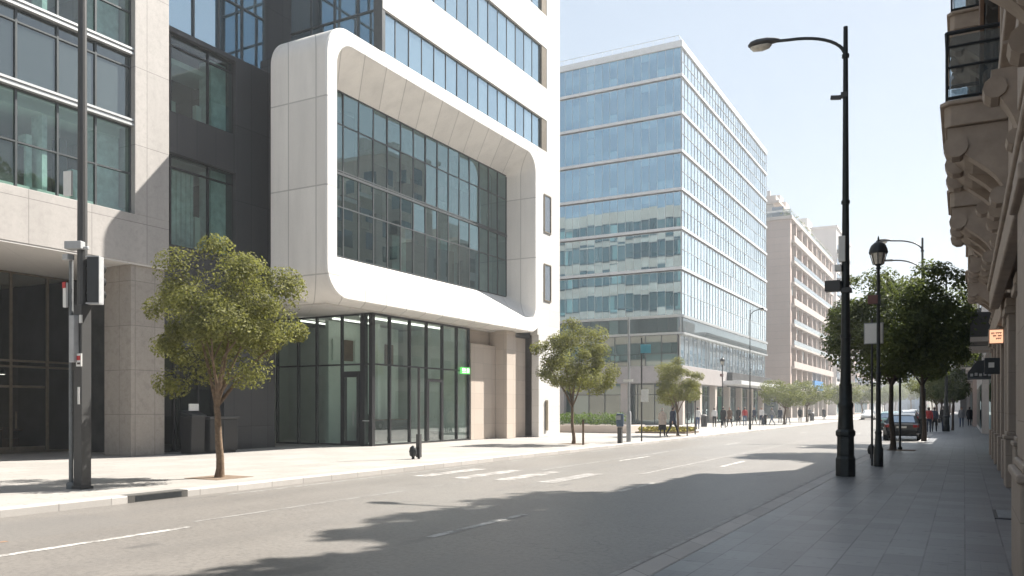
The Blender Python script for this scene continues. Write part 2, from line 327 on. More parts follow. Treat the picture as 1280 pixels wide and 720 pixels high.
M=dict(
 white=panel_mat('white_stone',(.80,.775,.74),1.4,3.35,.55,.0,.62,.05,.07,.5,.32,.05),
 cream=panel_mat('cream_stone',(.62,.605,.58),1.3,.93,.2,.1,.6,.016,.05,.4,.14,.04),
 tanstone=panel_mat('tan_stone',(.50,.43,.37),.9,.8,.1,.0,.6,.014,.06,.4,.12,.06),
 conc=panel_mat('grey_concrete',(.43,.405,.385),2.05,2.65,-.3,.0,.7,.022,.05,.65,.3,.16,mott=.28),
 colm=panel_mat('column_stone',(.37,.335,.30),.78,1.52,.1,.1,.65,.02,.06,.6,.3,.2,mott=.45),
 soffit=panel_mat('pale_soffit',(.60,.58,.56),2.2,50,0,0,.6,.02,.02,.35,.05,.03),
 dark=panel_mat('dark_cladding',(.056,.056,.059),.9,3.0,.25,-.9,.5,.03,.2,.8,.35,.14),
 black=plain('black_metal',(.018,.018,.02),.35,.0,.5,.2),
 bronze=plain('bronze_frame',(.20,.165,.12),.4,.5,.5,.15),
 alu=plain('grey_aluminium',(.50,.51,.51),.4,.4,.5,.08),
 slim=plain('dark_grey_frame',(.07,.078,.082),.4,.2),
 asphalt=asphalt(),
 pavL=paving('pale_paving',(.36,.342,.32),.8,1.2,.022,.09,.6,True,.30,.6),
 pavR=paving('grey_paving',(.195,.20,.21),.4,.6,.018,.2,.95,True,.45,.40,fine=.15),
 kerb=panel_mat('kerb_stone',(.47,.45,.43),1.0,0,0,0,.7,.02,.12,.6,.2,.1),
 line=paint_mat('worn_white_paint',(.56,.55,.53),.15), cross=paint_mat('tyre_worn_crossing_paint',(.40,.385,.37),.05), faint=paint_mat('faint_white_paint',(.34,.33,.32),.2),
 orange=paint_mat('faint_orange_paint',(.38,.22,.13),.25),
 earth=plain('city_ground',(.30,.28,.26),.9,0,.2,.2,.2),
 ironG=plain('lamp_green_iron',(.022,.026,.027),.42,.3,.5,.25,8),
 steelG=plain('painted_grey_steel',(.062,.062,.062),.5,.1,.5,.05,14,bump=0),
 lgrey=plain('light_grey_plastic',(.36,.37,.38),.5,0,.5,.1),
 offw=plain('white_enamel',(.68,.68,.66),.45,0,.5,.05),
 red=plain('red_enamel',(.45,.04,.04),.5), teal=plain('teal_sign',(.10,.34,.42),.5), redbr=plain('red_brown_box',(.17,.08,.07),.6),
 lens=plain('frosted_lens',(.60,.57,.50),.25,0,.6,.2,10),
 trunk=plain('bark',(.16,.115,.08),.85,0,.2,.35,14,bump=.8), trunkD=plain('dark_bark',(.07,.055,.045),.85,0,.2,.3,14,bump=.8),
 leafA=leaf_mat('olive_leaves',(.045,.056,.018),(.275,.27,.10)),
 leafB=leaf_mat('dark_leaves',(.03,.046,.018),(.14,.165,.06)),
 leafC=leaf_mat('yellow_green_leaves',(.10,.12,.04),(.21,.22,.085)),
 hedge=leaf_mat('hedge_leaves',(.05,.09,.02),(.12,.18,.045)),
 glassN=glass_mat('green_tinted_pane',(.72,.90,.86),.05,.78,(.95,1,1),gain=1.1,veil=.025),
 glassE=glass_mat('entrance_pane',(.76,.88,.84),.08,.92,(.95,1,1),gain=1.2,veil=.03,vcol=(.52,.62,.57)),
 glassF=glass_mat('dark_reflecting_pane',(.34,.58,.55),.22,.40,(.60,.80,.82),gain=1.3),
 glassD=glass_mat('shop_pane',(.62,.66,.64),.05,.75,gain=1.0),
 strip=facade_glass('sky_strip_glass',(.10,.14,.165),(.20,.26,.29),.3,.5,(.60,.78,.90)),
 towerL=facade_glass('blue_tower_glass',(.03,.085,.12),(.16,.28,.33),.35,.42,(.56,.80,.95)),
 towerR=facade_glass('sunlit_tower_glass',(.30,.46,.58),(.55,.66,.73),.4,.58,(.90,.97,1.0),.02),  # paler copy for the street face, sun and sky put into its colour
 towerD=facade_glass('dark_shop_glass',(.025,.045,.042),(.15,.23,.21),.3,.17,(.82,.97,.97),gain=1.0),
 greyrow=facade_glass('grey_spandrel_glass',(.035,.047,.048),(.08,.10,.10),.3,.12,(.9,.97,1),gain=1.0),
 wband=plain('white_band',(.66,.67,.68),.45,0,.5,.05,2),
 pinkband=plain('pinkish_fascia',(.40,.37,.365),.5,0,.5,.08,2),
 inwall=plain('interior_wall',(.62,.68,.63),.8,0,.2,.1,.6), inwhite=plain('interior_white',(.72,.76,.72),.8,0,.2,.06,2),
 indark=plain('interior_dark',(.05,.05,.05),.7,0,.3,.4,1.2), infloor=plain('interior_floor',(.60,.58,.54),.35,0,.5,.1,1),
 curtain=plain('pale_curtain',(.62,.70,.68),.9,0,.2,.25,3),
 wood=plain('brown_wood',(.14,.08,.045),.5,0,.4,.3,4),
 tanwall=panel_mat('pink_tan_wall',(.52,.42,.37),40,1.15,0,0,.75,.05,.04,.35,.12,.04),
 tanslab=plain('pale_slab',(.54,.48,.44),.7,0,.3,.06,1), tanwin=facade_glass('flat_window',(.07,.075,.085),(.36,.32,.30),.3,.14),
 shutter=plain('rose_shutter',(.44,.30,.26),.7,0,.3,.15,2),
 rstone=panel_mat('brown_stone',(.37,.305,.255),1.7,.86,.4,.2,.7,.012,.07,.45,.3,.14,mott=.2),
 rtrim=plain('carved_stone',(.36,.30,.25),.7,0,.3,.16,3,bump=.5),
 rglass=facade_glass('old_window_glass',(.02,.022,.024),(.12,.11,.10),.25,.14),
 rail=plain('black_iron_rail',(.028,.032,.036),.45,.3),
 balglass=glass_mat('smoked_balcony_glass',(.55,.66,.72),.10,.72,gain=1.0,veil=.16,vcol=(.42,.54,.60)),
 greyren=panel_mat('grey_render',(.34,.33,.325),3.1,3.3,0,0,.8,.02,.05,.3,.25,.08),
 palren=panel_mat('pale_render',(.56,.53,.51),3.3,3.2,0,0,.8,.02,.05,.25,.2,.06),
 pinkren=panel_mat('rose_render',(.50,.40,.36),3.3,3.2,0,0,.8,.02,.05,.25,.2,.06),
 blueren=panel_mat('blue_panels',(.24,.32,.42),2.4,3.0,0,0,.6,.03,.25,.3,.1,.05),
 amber=emit('amber_lit_sign_face',(.80,.42,.26),.62), ink=plain('sign_ink',(.06,.04,.035),.6),
 car=plain('dark_car_paint',(.022,.024,.027),.28,.3,.5,.1,4,coat=.8), carteal=plain('teal_car_paint',(.16,.30,.31),.3,.2,.5,.05,4,coat=.7),
 carwhite=plain('white_car_paint',(.68,.69,.70),.3,0,.5,.03,4,coat=.7), carglass=facade_glass('car_glass',(.03,.04,.045),(.10,.12,.12),.4,.45),
 tyre=plain('tyre_rubber',(.02,.02,.02),.85), rim=plain('alloy_rim',(.45,.46,.47),.35,.8), tail=plain('tail_lamp',(.30,.02,.02),.25), head=plain('head_lamp',(.7,.72,.72),.15),
 bin=plain('black_bin',(.012,.012,.013),.5), flower=plain('yellow_bedding',(.30,.26,.05),.8,0,.2,.4,9),
 soil=plain('tree_pit_soil',(.19,.145,.11),.95,0,.1,.3,12),
 skin=plain('skin',(.42,.26,.19),.55), hairD=plain('dark_hair',(.02,.016,.013),.6), hairG=plain('grey_hair',(.35,.33,.31),.6),
 lite=emit('ceiling_light_strip',(1,.95,.85),1.3), glow=emit('warm_shelf_light',(1,.72,.38),1.1),
 exitg=emit('green_exit_light',(.16,.75,.16),.45), exitw=emit('white_exit_light',(.85,1,.8),.8),
)
M['sh']=plain('black_shoe',(.02,.02,.02),.5)
def cloth(n,c): 
    if n not in M: M[n]=plain(n,c,.85,0,.2,.15,12)
    return M[n]
# ------------------------------------------------------------------ ground, road, pavements
XL,XR=-13.7,-3.0           # kerb lines
ZR=-.13                    # road level, pavements at 0
b=MB(); b.quad((-900,-300,-.3),(900,-300,-.3),(900,1500,-.3),(-900,1500,-.3)); struct(b,'ground',M['earth'])
b=MB(); b.quad((XL-.05,-60,ZR),(3,-60,ZR),(3,700,ZR),(XL-.05,700,ZR)); struct(b,'road',M['asphalt'])
RX0=8.4; 
b=MB()
b.box(-120,XL-.3,-40,600,-.29,0)
struct(b,'left_pavement',M['pavL'])
b=MB()
b.box(XL-.3,XL,-40,600,-.29,.006)
struct(b,'left_kerb',M['kerb'],bevel=.02)
b=MB(); b.box(XR+.3,8,-30,44,-.29,0); b.box(-1.7,8,44,59,-.29,0); b.box(XR+.3,8,59,600,-.29,0); struct(b,'right_pavement',M['pavR'])
b=MB(); b.box(XR,XR+.3,-30,44,-.29,.005); b.box(XR,-1.7,43.7,44,-.29,.006); b.box(-2.0,-1.7,44,59,-.29,.005); b.box(XR,-1.7,59,59.3,-.29,.006); b.box(XR,XR+.3,59.3,600,-.29,.005)
struct(b,'right_kerb',M['kerb'],bevel=.02)
ib=MB(); ib.box(XL-.29,XL+.004,10.05,11.4,-.28,.0075,0); ib.box(XL-.2,XL+.006,10.2,11.25,-.115,-.01,1)  # dark block added in the kerb in place of the shade there
tag(ib.build('kerb_shade_block',[cloth('kerb_shade',(.10,.097,.092)),M['rail']],None),'dark block standing in for shade on the left kerb near the signal mast','kerb shade')
# paint
def stripe(mb,x,y0,y1,w=.13,z=ZR+.004,dx=0):
    n=max(1,int((y1-y0)/2))
    for i in range(n):
        a,c=y0+(y1-y0)*i/n,y0+(y1-y0)*(i+1)/n
        mb.quad((x-w/2,a,z),(x+w/2,a,z),(x+w/2,c,z),(x-w/2,c,z))
b=MB()
for y0,y1 in((-1,1.5),(5.3,8.5),(26,29),(40,43),(61,64)): stripe(b,-10.15,y0,y1)
for y0,y1 in((2.2,5.0),(9.4,12.2),(16.5,18.8),(25,28),(39,42),(60,63)): stripe(b,-6.45,y0,y1,.14)
struct(b,'lane_markings',M['line'])
b=MB(); stripe(b,-10.55,8.9,17.2,.07); stripe(b,-10.6,21,60,.09); stripe(b,XL+.45,12,110,.10); stripe(b,-7.6,21,48,.1); stripe(b,XR-.28,6,43,.09)
struct(b,'faint_lane_edge',M['faint'])
b=MB(); stripe(b,-11.2,3.5,6.4,.1); struct(b,'orange_survey_line',M['orange'])
b=MB()
for i,x in enumerate((-12.4,-11.2,-10.0)):
    stripe(b,x,17.6,20.7,.48)
struct(b,'zebra_crossing',M['cross'])
b=MB()
for i,x in enumerate((-8.75,)): stripe(b,x,17.6,20.7,.48)
stripe(b,-5.2,5.0,6.2,.16)
struct(b,'worn_road_paint',M['faint'])
b=MB(); b.box(.40,.86,14.2,15.4,.0,.012); 
for k in range(13): b.box(.45+.0,.78,14.32+k*.08,14.35+k*.08,.012,.02,1)
tag(b.build('pavement_plate',[M['rail'],M['lgrey']]),'dark ribbed metal plate set in the grey pavement beside the brown stone wall','floor plate')

# ------------------------------------------------------------------ left grey concrete office
farther(1.029)
A=thing('concrete_office_building','grey concrete office with wide window bays over a recessed glazed ground floor','building',(-24,13,0))
XA=-24.0
b=MB()
b.box(-42,XA,-14,19.2,6.45,8.06)                       # spandrel band over the entrance
b.box(XA-1.3,XA,17.87,19.2,8.06,34)                    # corner pier
for yy in(-8.5,4.6): b.box(XA-1.0,XA,yy-.7,yy+.7,8.06,34)
b.box(-42,-25.3,18.3,19.195,8.06,34)                   # flank
b.box(-42,-41.6,-14,18.3,0,34); b.box(-41.6,XA,-14,-13.6,8.06,34); b.box(-41.6,XA-.01,-13.6,19.19,33.6,34.2)
b.build('wall',M['conc'],A,bevel=.015)
b=MB(); b.box(-41.9,XA-.02,-13.9,19.15,6.40,6.447)
b.build('soffit',M['soffit'],A)
for y0 in(17.8,7.4,-4.0):
    b=MB(); b.box(-25.5,-24.1,y0,y0+1.3,0,6.4); b.build('column',M['colm'],A,bevel=.02)
bays=[(5.3,17.87),(-7.8,3.9)]
for (v0,v1,kind) in((8.06,10.95,0),(11.2,13.3,1),(13.55,16.1,0),(16.4,18.6,0),(18.9,21.1,0),(21.4,23.6,0),(23.9,26.2,0)):
    for y0,y1 in bays:
        n=round((y1-y0)/1.28); us=frange(y0,y1,n)
        vs=[v0,v0+(v1-v0)*(.47 if kind==0 else .82),v1]
        f=MB(); f.bars('x',XA-.25,us,vs,.06,.09,0,.05); w=f.build('window',M['slim'],A)
        g=MB(); g.panes('x',XA-.26,us,vs,0,.005); g.build('pane',M['greyrow'] if kind else M['glassN'],w)
for v0,v1 in((10.95,11.2),(13.3,13.55),(16.1,16.4),(18.6,18.9),(21.1,21.4),(23.6,23.9)):
    b=MB()
    for y0,y1 in bays: b.box(XA-.5,XA-.05,y0,y1,v0+.02,v0+.09); b.box(XA-.5,XA-.10,y0,y1,v0+.1,v1-.09); b.box(XA-.5,XA-.05,y0,y1,v1-.08,v1-.01)
    b.build('window_sill',M['alu'],A)
# rooms behind the glass
b=MB()
for z in(8.0,11.0,13.4,16.2,18.7,21.2,23.7):
    b.box(-31,XA-.55,-13.5,18.2,z,z+.28,0)
    if z>8: b.box(XA-1.6,XA-.7,-13.5,17.8,z-.35,z-.002,0)
b.box(-31.3,-31,-13.5,18.2,8,34,2)
for y,w_ in((13.2,.45),(15.28,.16),(17.35,.9)): b.box(XA-1.3,XA-.75,y-w_/2,y+w_/2,8.29,11.0,1); b.box(XA-1.3,XA-.75,y-w_/2,y+w_/2,13.69,16.2,1)
for y in(7.0,10.2,16.6): b.box(-25.9,-25.5,y-.2,y+.2,11.3,13.4,1)
for (x,y,z,w,h,m) in((-25.3,14.4,8.29,.9,1.3,2),(-27.5,15.9,8.29,1.2,2.2,2),(-25.2,16.5,8.29,.35,1.0,1),(-28,13.4,8.29,2,1.6,0),(-25.5,14.0,13.69,.7,1.5,2),(-25.3,16.1,8.29,.25,1.9,2),(-26,16.9,8.29,.3,1.6,3),(-29,16.5,8.29,1.6,2.4,0),(-25.2,14.95,8.29,.18,1.7,1),(-28.6,14.6,13.69,1.4,2,0)):
    b.box(x-.2,x+.2,y-w/2,y+w/2,z,z+h,m)
b.build('interior',[M['inwall'],M['curtain'],M['indark'],M['wood']],A)
# recessed shop doors
us=[-13,-9.5,-6,-3,0,3.2,6.4,9.4,12.2,14.2,15.45,16.7,18.0,19.1]; XS=-29.0
f=MB(); f.bars('x',XS,us,[.06,3.1,3.3,6.35],.07,.1,0); 
for y in(15.45,16.7): f.box(XS+.06,XS+.1,y+.12,y+.16,.9,1.5); f.box(XS-.04,XS+.05,y+.06,y+1.19,.08,.25); f.box(XS-.04,XS+.05,y+.06,y+1.19,2.35,2.43)
w=f.build('shop_front',M['bronze'],A); g=MB(); g.panes('x',XS,us,[.06,3.1,6.35],0,.004); g.build('pane',M['glassD'],w)
b=MB(); b.box(-37,-36.7,-13,19.1,0,6.35,0); b.box(-36.7,-29.1,-13,19.1,.0,.02,1); b.box(-36.7,-24.2,19.0,19.15,0,6.38,0)
for y in(8,10.4,12.7,14.6,16.4,17.9): 
    b.box(-33.2,-32.2,y,y+1.5,.72,.78,2); b.box(-32.75,-32.65,y+.7,y+.8,0,.72,2)
    b.box(-32.0,-31.6,y+.2,y+.6,0,.45,2); b.box(-32.0,-31.95,y+.2,y+.6,.45,.9,2)
b.box(-36.6,-36.2,9,17,1.0,1.1,3); b.box(-36.6,-36.2,9,17,1.6,1.7,3)
for k in range(26): b.box(-36.5,-36.3,9.2+k*.3,9.3+k*.3,1.1+(k%2)*.6,1.1+(k%2)*.6+.2+.1*((k*7)%3),(0,3,4)[k%3])
for k in range(4): b.box(-33.4,-32.2,8+k*2.6,8.5+k*2.6,.021,2.2+.3*(k%2),3)
b.build('cafe_interior',[M['indark'],M['infloor'],M['wood'],M['inwhite'],M['amber']],A)

for y in(11.5,13.4,15.9,17.2,18.3):
    b=MB(); b.tube([(-32.4,y,3.2),(-32.4,y,6.35)],.012,5); b.lathe((-32.4,y,2.95),[(.16,0),(.13,.16),(.03,.26)],10); l=b.build('pendant_lamp',M['rail'],A); b=MB(); b.lathe((-32.4,y,2.93),[(.12,0),(.12,.02)],10); b.build('bulb',M['lite'],l)
b=MB(); b.box(-35.9,-35.86,14.2,18.6,1.15,1.3); b.box(-35.9,-35.86,14.2,18.6,1.85,1.95); b.build('lit_shelf',M['glow'],A)
# ------------------------------------------------------------------ dark clad link block
farther(1.016)
K=thing('dark_clad_link_building','narrow charcoal clad block between the grey concrete office and the white framed office','building',(-25,22,0))
XK=-25.0
b=MB()
b.box(-25.6,XK,23.1,25.2,3.9,15.4); b.box(-25.6,XK,19.21,23.1,15.2,15.4); b.box(-25.6,XK,19.21,23.1,10.85,12.35); b.box(-25.6,XK,19.21,23.1,3.9,7.55)
b.box(-25.6,XK,22.5,25.2,0,3.9); b.box(-40,-25.6,24.9,25.2,0,15.4); b.box(-40,-25.6,19.22,25.2,15.1,15.395)
b.build('wall',M['dark'],K,bevel=.02)
for v0,v1 in((7.55,10.85),(12.35,15.2)):
    us=[19.23,20.2,21.9,23.1]; vs=[v0,v0+(v1-v0)*.86,v1]
    f=MB(); f.bars('x',XK-.22,us,vs,.06,.1); w=f.build('window',M['black'],K); g=MB(); g.panes('x',XK-.22,us,vs,0,.004); g.build('pane',M['glassN'],w)
b=MB(); b.box(-33,-25.7,19.25,24.8,7.2,7.55,0); b.box(-33,-25.7,19.25,24.8,11.3,11.9,0); b.box(-33.2,-33,19.25,24.8,3.9,15.1,2)
b.box(-26.2,-25.55,22.35,23.08,7.56,10.85,1); b.box(-26.2,-25.55,22.35,23.08,12.36,15.1,1)
for k in range(9): b.box(-25.9-.04*(k%2),-25.8-.04*(k%2),20.75+k*.11,20.85+k*.11,7.56,10.5,1)
b.box(-26.2,-25.8,19.8,20.3,12.36,13.2,1); b.box(-27.4,-27.0,20.2,21.9,12.36,13.6,0); b.box(-26.1,-25.9,21.9,22.15,7.56,9.0,0); b.box(-26.1,-25.9,21.95,22.2,12.36,13.3,0); b.box(-27.5,-27.2,19.4,20.3,7.56,9.6,0)
b.box(-27.2,-25.9,19.3,23,14.5,14.7,0)
b.build('interior',[M['inwall'],M['curtain'],M['indark']],K)
us=[19.25,20.5,21.6,22.5]; f=MB(); f.bars('x',XK-.4,us,[.05,3.0,3.85],.06,.1); w=f.build('shop_front',M['black'],K)
g=MB(); g.panes('x',XK-.4,us,[.05,3.0,3.85],0,.004); g.build('pane',M['glassD'],w)
b=MB(); b.box(-33,-32.8,19.25,24.8,0,3.9,0); b.box(-29.3,-29.1,20.2,22.2,0,2.7,1); b.box(-32.8,-25.6,19.25,22.4,3.86,3.9,0); b.build('shop_interior',[M['indark'],M['curtain']],K)
# set-back glazing on top
us=frange(19.25,25.3,5); f=MB(); f.bars('x',-25.75,us,[15.45,17.9,20.4,22.9],.07,.12); w=f.build('window',M['slim'],K); g=MB(); g.panes('x',-25.75,us,[15.45,17.9,20.4,22.9],0,.006); g.build('pane',M['strip'],w)
b=MB(); b.box(-40,-25.9,19.25,27.3,15.4,23.0); b.box(-40,-25.6,19.25,27.3,23.0,23.3); b.build('penthouse',M['dark'],K)

farther(1.0)
# ------------------------------------------------------------------ white office with the big framed window
W=thing('white_framed_office_building','white stone office with a huge rounded frame around its dark window wall','building',(-22,30,0))
XW=-21.15
def rr(y0,y1,z0,z1,r,x,n=8):
    P=[]
    for cy,cz,a0 in((y1-r,z1-r,0),(y0+r,z1-r,90),(y0+r,z0+r,180),(y1-r,z0+r,270)):
        for k in range(n+1):
            a=R(a0+90*k/n); P.append((x,cy+r*math.cos(a),cz+r*math.sin(a)))
    return P
b=MB()
FY0,FY1,FZ0,FZ1=23.8,41.75,5.85,16.35
n_=14
L=[rr(FY0,FY1,FZ0,FZ1,1.25,-23.85,n_),rr(FY0,FY1,FZ0,FZ1,1.25,-21.05,n_),rr(FY0+.05,FY1-.05,FZ0+.05,FZ1-.05,1.2,-21.0,n_),
   rr(24.38,41.05,6.36,15.78,.95,-21.0,n_),rr(24.41,41.02,6.40,15.74,.92,-21.03,n_),rr(24.9,41.0,7.98,14.86,.14,-22.9,n_)]
b.loft(L)
b.build('window_frame',M['white'],W,smooth=13)
us=frange(24.9,41.0,16); vs=[7.98,10.05,11.55,13.5,14.86]; vs2=[7.98,11.35,14.86]
f=MB(); f.bars('x',-22.86,us,vs,.05,.06); f.box(-22.9,-22.8,24.9,41.0,11.38,11.48)
w=f.build('window',M['slim'],W); g=MB(); g.panes('x',-22.86,us,vs,0,.012); g.build('pane',M['glassF'],w)
q9=random.Random(77)
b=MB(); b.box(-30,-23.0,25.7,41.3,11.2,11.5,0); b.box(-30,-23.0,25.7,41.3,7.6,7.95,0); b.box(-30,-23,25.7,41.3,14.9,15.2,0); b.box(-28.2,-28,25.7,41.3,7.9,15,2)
for y in(28.9,33.2,37.5): b.box(-24.6,-24.1,y-.22,y+.22,7.95,14.9,1)
for z in(7.96,11.52):
    y=26.0
    while y<40.6:
        w_=q9.uniform(.25,1.3); h=q9.uniform(.7,2.9)
        b.box(-23.9-q9.uniform(0,.6),-23.5,y,y+w_,z,z+h,q9.choice((0,1,1,2,2,3))); y+=w_+q9.uniform(.15,1.6)
for y in(30.3,31.6,36.2,38.8): b.box(-23.32,-23.28,y,y+1.2,12.9+q9.uniform(0,1.2),14.8,1)
for y in(26.3,34.9,39.9): b.box(-23.32,-23.28,y,y+.9,9.6+q9.uniform(0,1.0),11.15,1)
b.build('interior',[M['inwall'],M['curtain'],M['indark'],M['wood']],W)
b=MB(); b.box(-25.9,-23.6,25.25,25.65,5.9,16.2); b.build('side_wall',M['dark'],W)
# main stone wall, built round the openings
S=[(16.45,18.25),(20.1,22.4),(24.3,26.6)]       # strip windows on the street side
b=MB(); Y0,Y1=27.4,44.5; TOP=30.0; D=.45
b.box(XW-D,XW,41.7,Y1,0,5.8)                                         # right leg
segs=[(5.8,S[0][0]),(S[0][1],S[1][0]),(S[1][1],S[2][0]),(S[2][1],TOP)]
b.box(XW-D,XW,41.55,Y1,5.8,S[0][0])
for z0,z1 in segs[1:]: b.box(XW-D,XW,Y0,Y1,z0,z1)
b.box(XW-D,XW,Y0,41.55,16.25,S[0][0])
for z0,z1 in S: b.box(XW-D,XW,42.75,Y1,z0,z1)
b.box(-46,XW-D,Y0,Y1-.45,TOP-.5,TOP-.02)
b.build('wall',M['cream'],W,bevel=.012)
b=MB(); b.box(-84,XW-D,Y1-.45,Y1-.002,0,TOP-.01); b.build('rear_flank',M['rstone'],W)
for z0,z1 in S:
    us=frange(Y0+.05,42.1,15); f=MB(); f.bars('x',XW-.13,us,[z0+.02,z1-.02],.03,.03); f.box(XW-.3,XW-.02,42.13,42.72,z0+.02,z1-.02,1)
    w=f.build('strip_window',[M['slim'],M['bronze']],W); g=MB(); g.panes('x',XW-.14,us,[z0+.02,z1-.02],0,.005); g.build('pane',M['strip'],w)
# flank facing the viewer above the frame
us=[-32,-30.6,-29.2,-27.8,-26.4,-25.1,-23.8,-22.5,-21.62]; vs=[16.3,18.3,20.1,22.4,24.3,26.6,29.6]
f=MB(); f.bars('y',Y0+.1,us,vs,.07,.12); f.box(XW-.47,XW-.02,Y0-.01,Y0+.2,16.35,29.8)
w=f.build('window',M['slim'],W); g=MB(); g.panes('y',Y0+.1,us,vs,0,.006); g.build('pane',M['strip'],w)
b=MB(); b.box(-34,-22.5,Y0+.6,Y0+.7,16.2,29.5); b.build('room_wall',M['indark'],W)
# small windows on the right of the frame
for z0,z1 in((7.8,9.95),(11.75,13.95)):
    f=MB(); 
    for (a0,a1,c0,c1) in((42.35,42.42,z0,z1),(43.18,43.25,z0,z1),(42.42,43.18,z0,z0+.07),(42.42,43.18,z1-.07,z1)): f.box(XW-.05,XW+.05,a0,a1,c0,c1)
    w=f.build('small_window',M['bronze'],W); g=MB(); g.pane('x',XW+.012,42.42,43.18,z0+.07,z1-.07,0,.001); g.build('pane',M['tanwin'],w)
# rear flank windows (seen in the tower's reflection and from the side street)
for z0 in(5.0,8.6,12.2,15.8,19.4,23.0,26.2):
    us=frange(-82,-23,40); f=MB(); f.bars('y',Y1+.02,us,[z0,z0+2.1],.09,.12); w=f.build('window',M['slim'],W); g=MB(); g.panes('y',Y1+.012,us,[z0,z0+2.1],0,.002); g.build('pane',M['towerD'],w)
# ground floor: stone piers right of the entrance
b=MB(); b.box(-23.2,-22.72,36.2,41.75,0,5.8); b.box(-22.718,-22.0,39.805,41.69,0,5.6); b.build('recess_wall',M['tanstone'],W)
for y0,y1,x in((38.8,39.8,-21.6),): 
    b=MB(); b.box(-22.715,x,y0,y1,0,5.84); b.build('pier',M['tanstone'],W,bevel=.02)
b=MB(); b.box(-22.716,-22.3,36.25,38.79,0,5.0); b.build('low_pier',M['tanstone'],W,bevel=.02)
b=MB(); b.box(-40,-22.9,23.9,44.0,5.86,6.15); b.box(-25.2,-22.3,25.21,41.7,5.78,5.845); b.build('entrance_ceiling',M['soffit'],W)
# glass entrance
XE,YE=-22.4,28.27
us=[28.27,29.5,31.0,32.35,33.7,35.0,36.15]; vs=[.05,3.55,5.72]
f=MB(); f.bars('x',XE,us,vs,.09,.14,0,.07); f.box(XE-.09,XE+.09,YE-.1,YE+.1,.0,5.74); f.box(XE-.02,XE+.085,32.4,33.65,2.9,3.05); f.box(XE-.02,XE+.083,32.4,32.5,.1,2.9); f.box(XE-.02,XE+.083,33.55,33.65,.1,2.9)
w=f.build('glass_front',M['black'],W); g=MB(); g.panes('x',XE,us,vs,0,.003); g.build('pane',M['glassE'],w)
us=[-27.9,-26.6,-25.5,-24.05,-22.95,-22.45]
f=MB(); f.bars('y',YE,us,vs,.08,.14,0,.07); f.box(-24.0,-23.86,YE-.1,YE+.1,.02,3.25); f.box(-23.17,-23.03,YE-.1,YE+.1,.02,3.25); f.box(-23.86,-23.17,YE-.1,YE+.1,3.0,3.25); f.box(-23.86,-23.17,YE-.05,YE+.05,.05,.22); f.box(-22.95,-22.72,YE-.12,YE+.12,0,5.74)
w=f.build('glass_front',M['black'],W); g=MB(); g.panes('y',YE,us,vs,0,.003); g.build('pane',M['glassE'],w)
f=MB(); f.tube([(-23.3,YE-.16,.9),(-23.3,YE-.16,1.5)],.015); f.tube([(-23.3,YE-.16,.95),(-23.3,YE-.05,.95)],.012); f.tube([(-23.3,YE-.16,1.45),(-23.3,YE-.05,1.45)],.012)
f.tube([(-22.75,YE-.2,1.1),(-22.4,YE-.2,1.1)],.02); f.build('door_handle',M['alu'],W)
b=MB(); b.box(-31,-22.5,YE+.1,36.1,.0,.02,0); b.box(-31,-30.8,25.2,36.1,.0,5.8,1); b.box(-30.8,-22.6,36.0,36.2,0,5.78,1); b.box(-26.2,-26.0,29.6,35.0,0,5.75,1); b.box(-30.8,-28,25.2,25.3,0,5.7,2)
b.box(-25.4,-24.8,31.2,34.2,0,1.05,2); b.box(-25.45,-24.7,31.1,34.3,1.05,1.1,3); b.box(-24.3,-23.7,34.9,35.5,0,.45,2)
for k in range(6): b.box(-25.98,-25.9,29.8+k*.8,30.45+k*.8,3.9,4.9,(1,3)[k%2])
b.box(-29.6,-28.9,26.0,27.2,0,.75,3); b.box(-29.9,-29.7,26,26.6,0,1.0,2)
b.box(-30.8,-25.0,32.0,32.2,0,5.74,1)
b.build('lobby_interior',[M['infloor'],M['inwhite'],M['indark'],M['wood']],W)
for x,y0,y1 in((-23.6,29,35.5),(-25.2,29,31.6),(-27.2,29,31.6)): b=MB(); b.box(x-.06,x+.06,y0,y1,5.70,5.76); b.build('ceiling_light',M['lite'],W)
b=MB(); b.box(-22.30,-22.2,35.2,36.0,3.38,3.72,0); b.box(-22.197,-22.19,35.25,35.55,3.52,3.66,1); b.box(-22.197,-22.19,35.68,35.9,3.44,3.66,1); b.box(-22.197,-22.19,35.25,35.6,3.43,3.48,1)
b.build('exit_sign',[M['exitg'],M['exitw']],W)
b=MB(); b.box(-21.12,-21.06,42.5,42.75,.35,2.1); b.build('wall_plaque',M['bronze'],W)

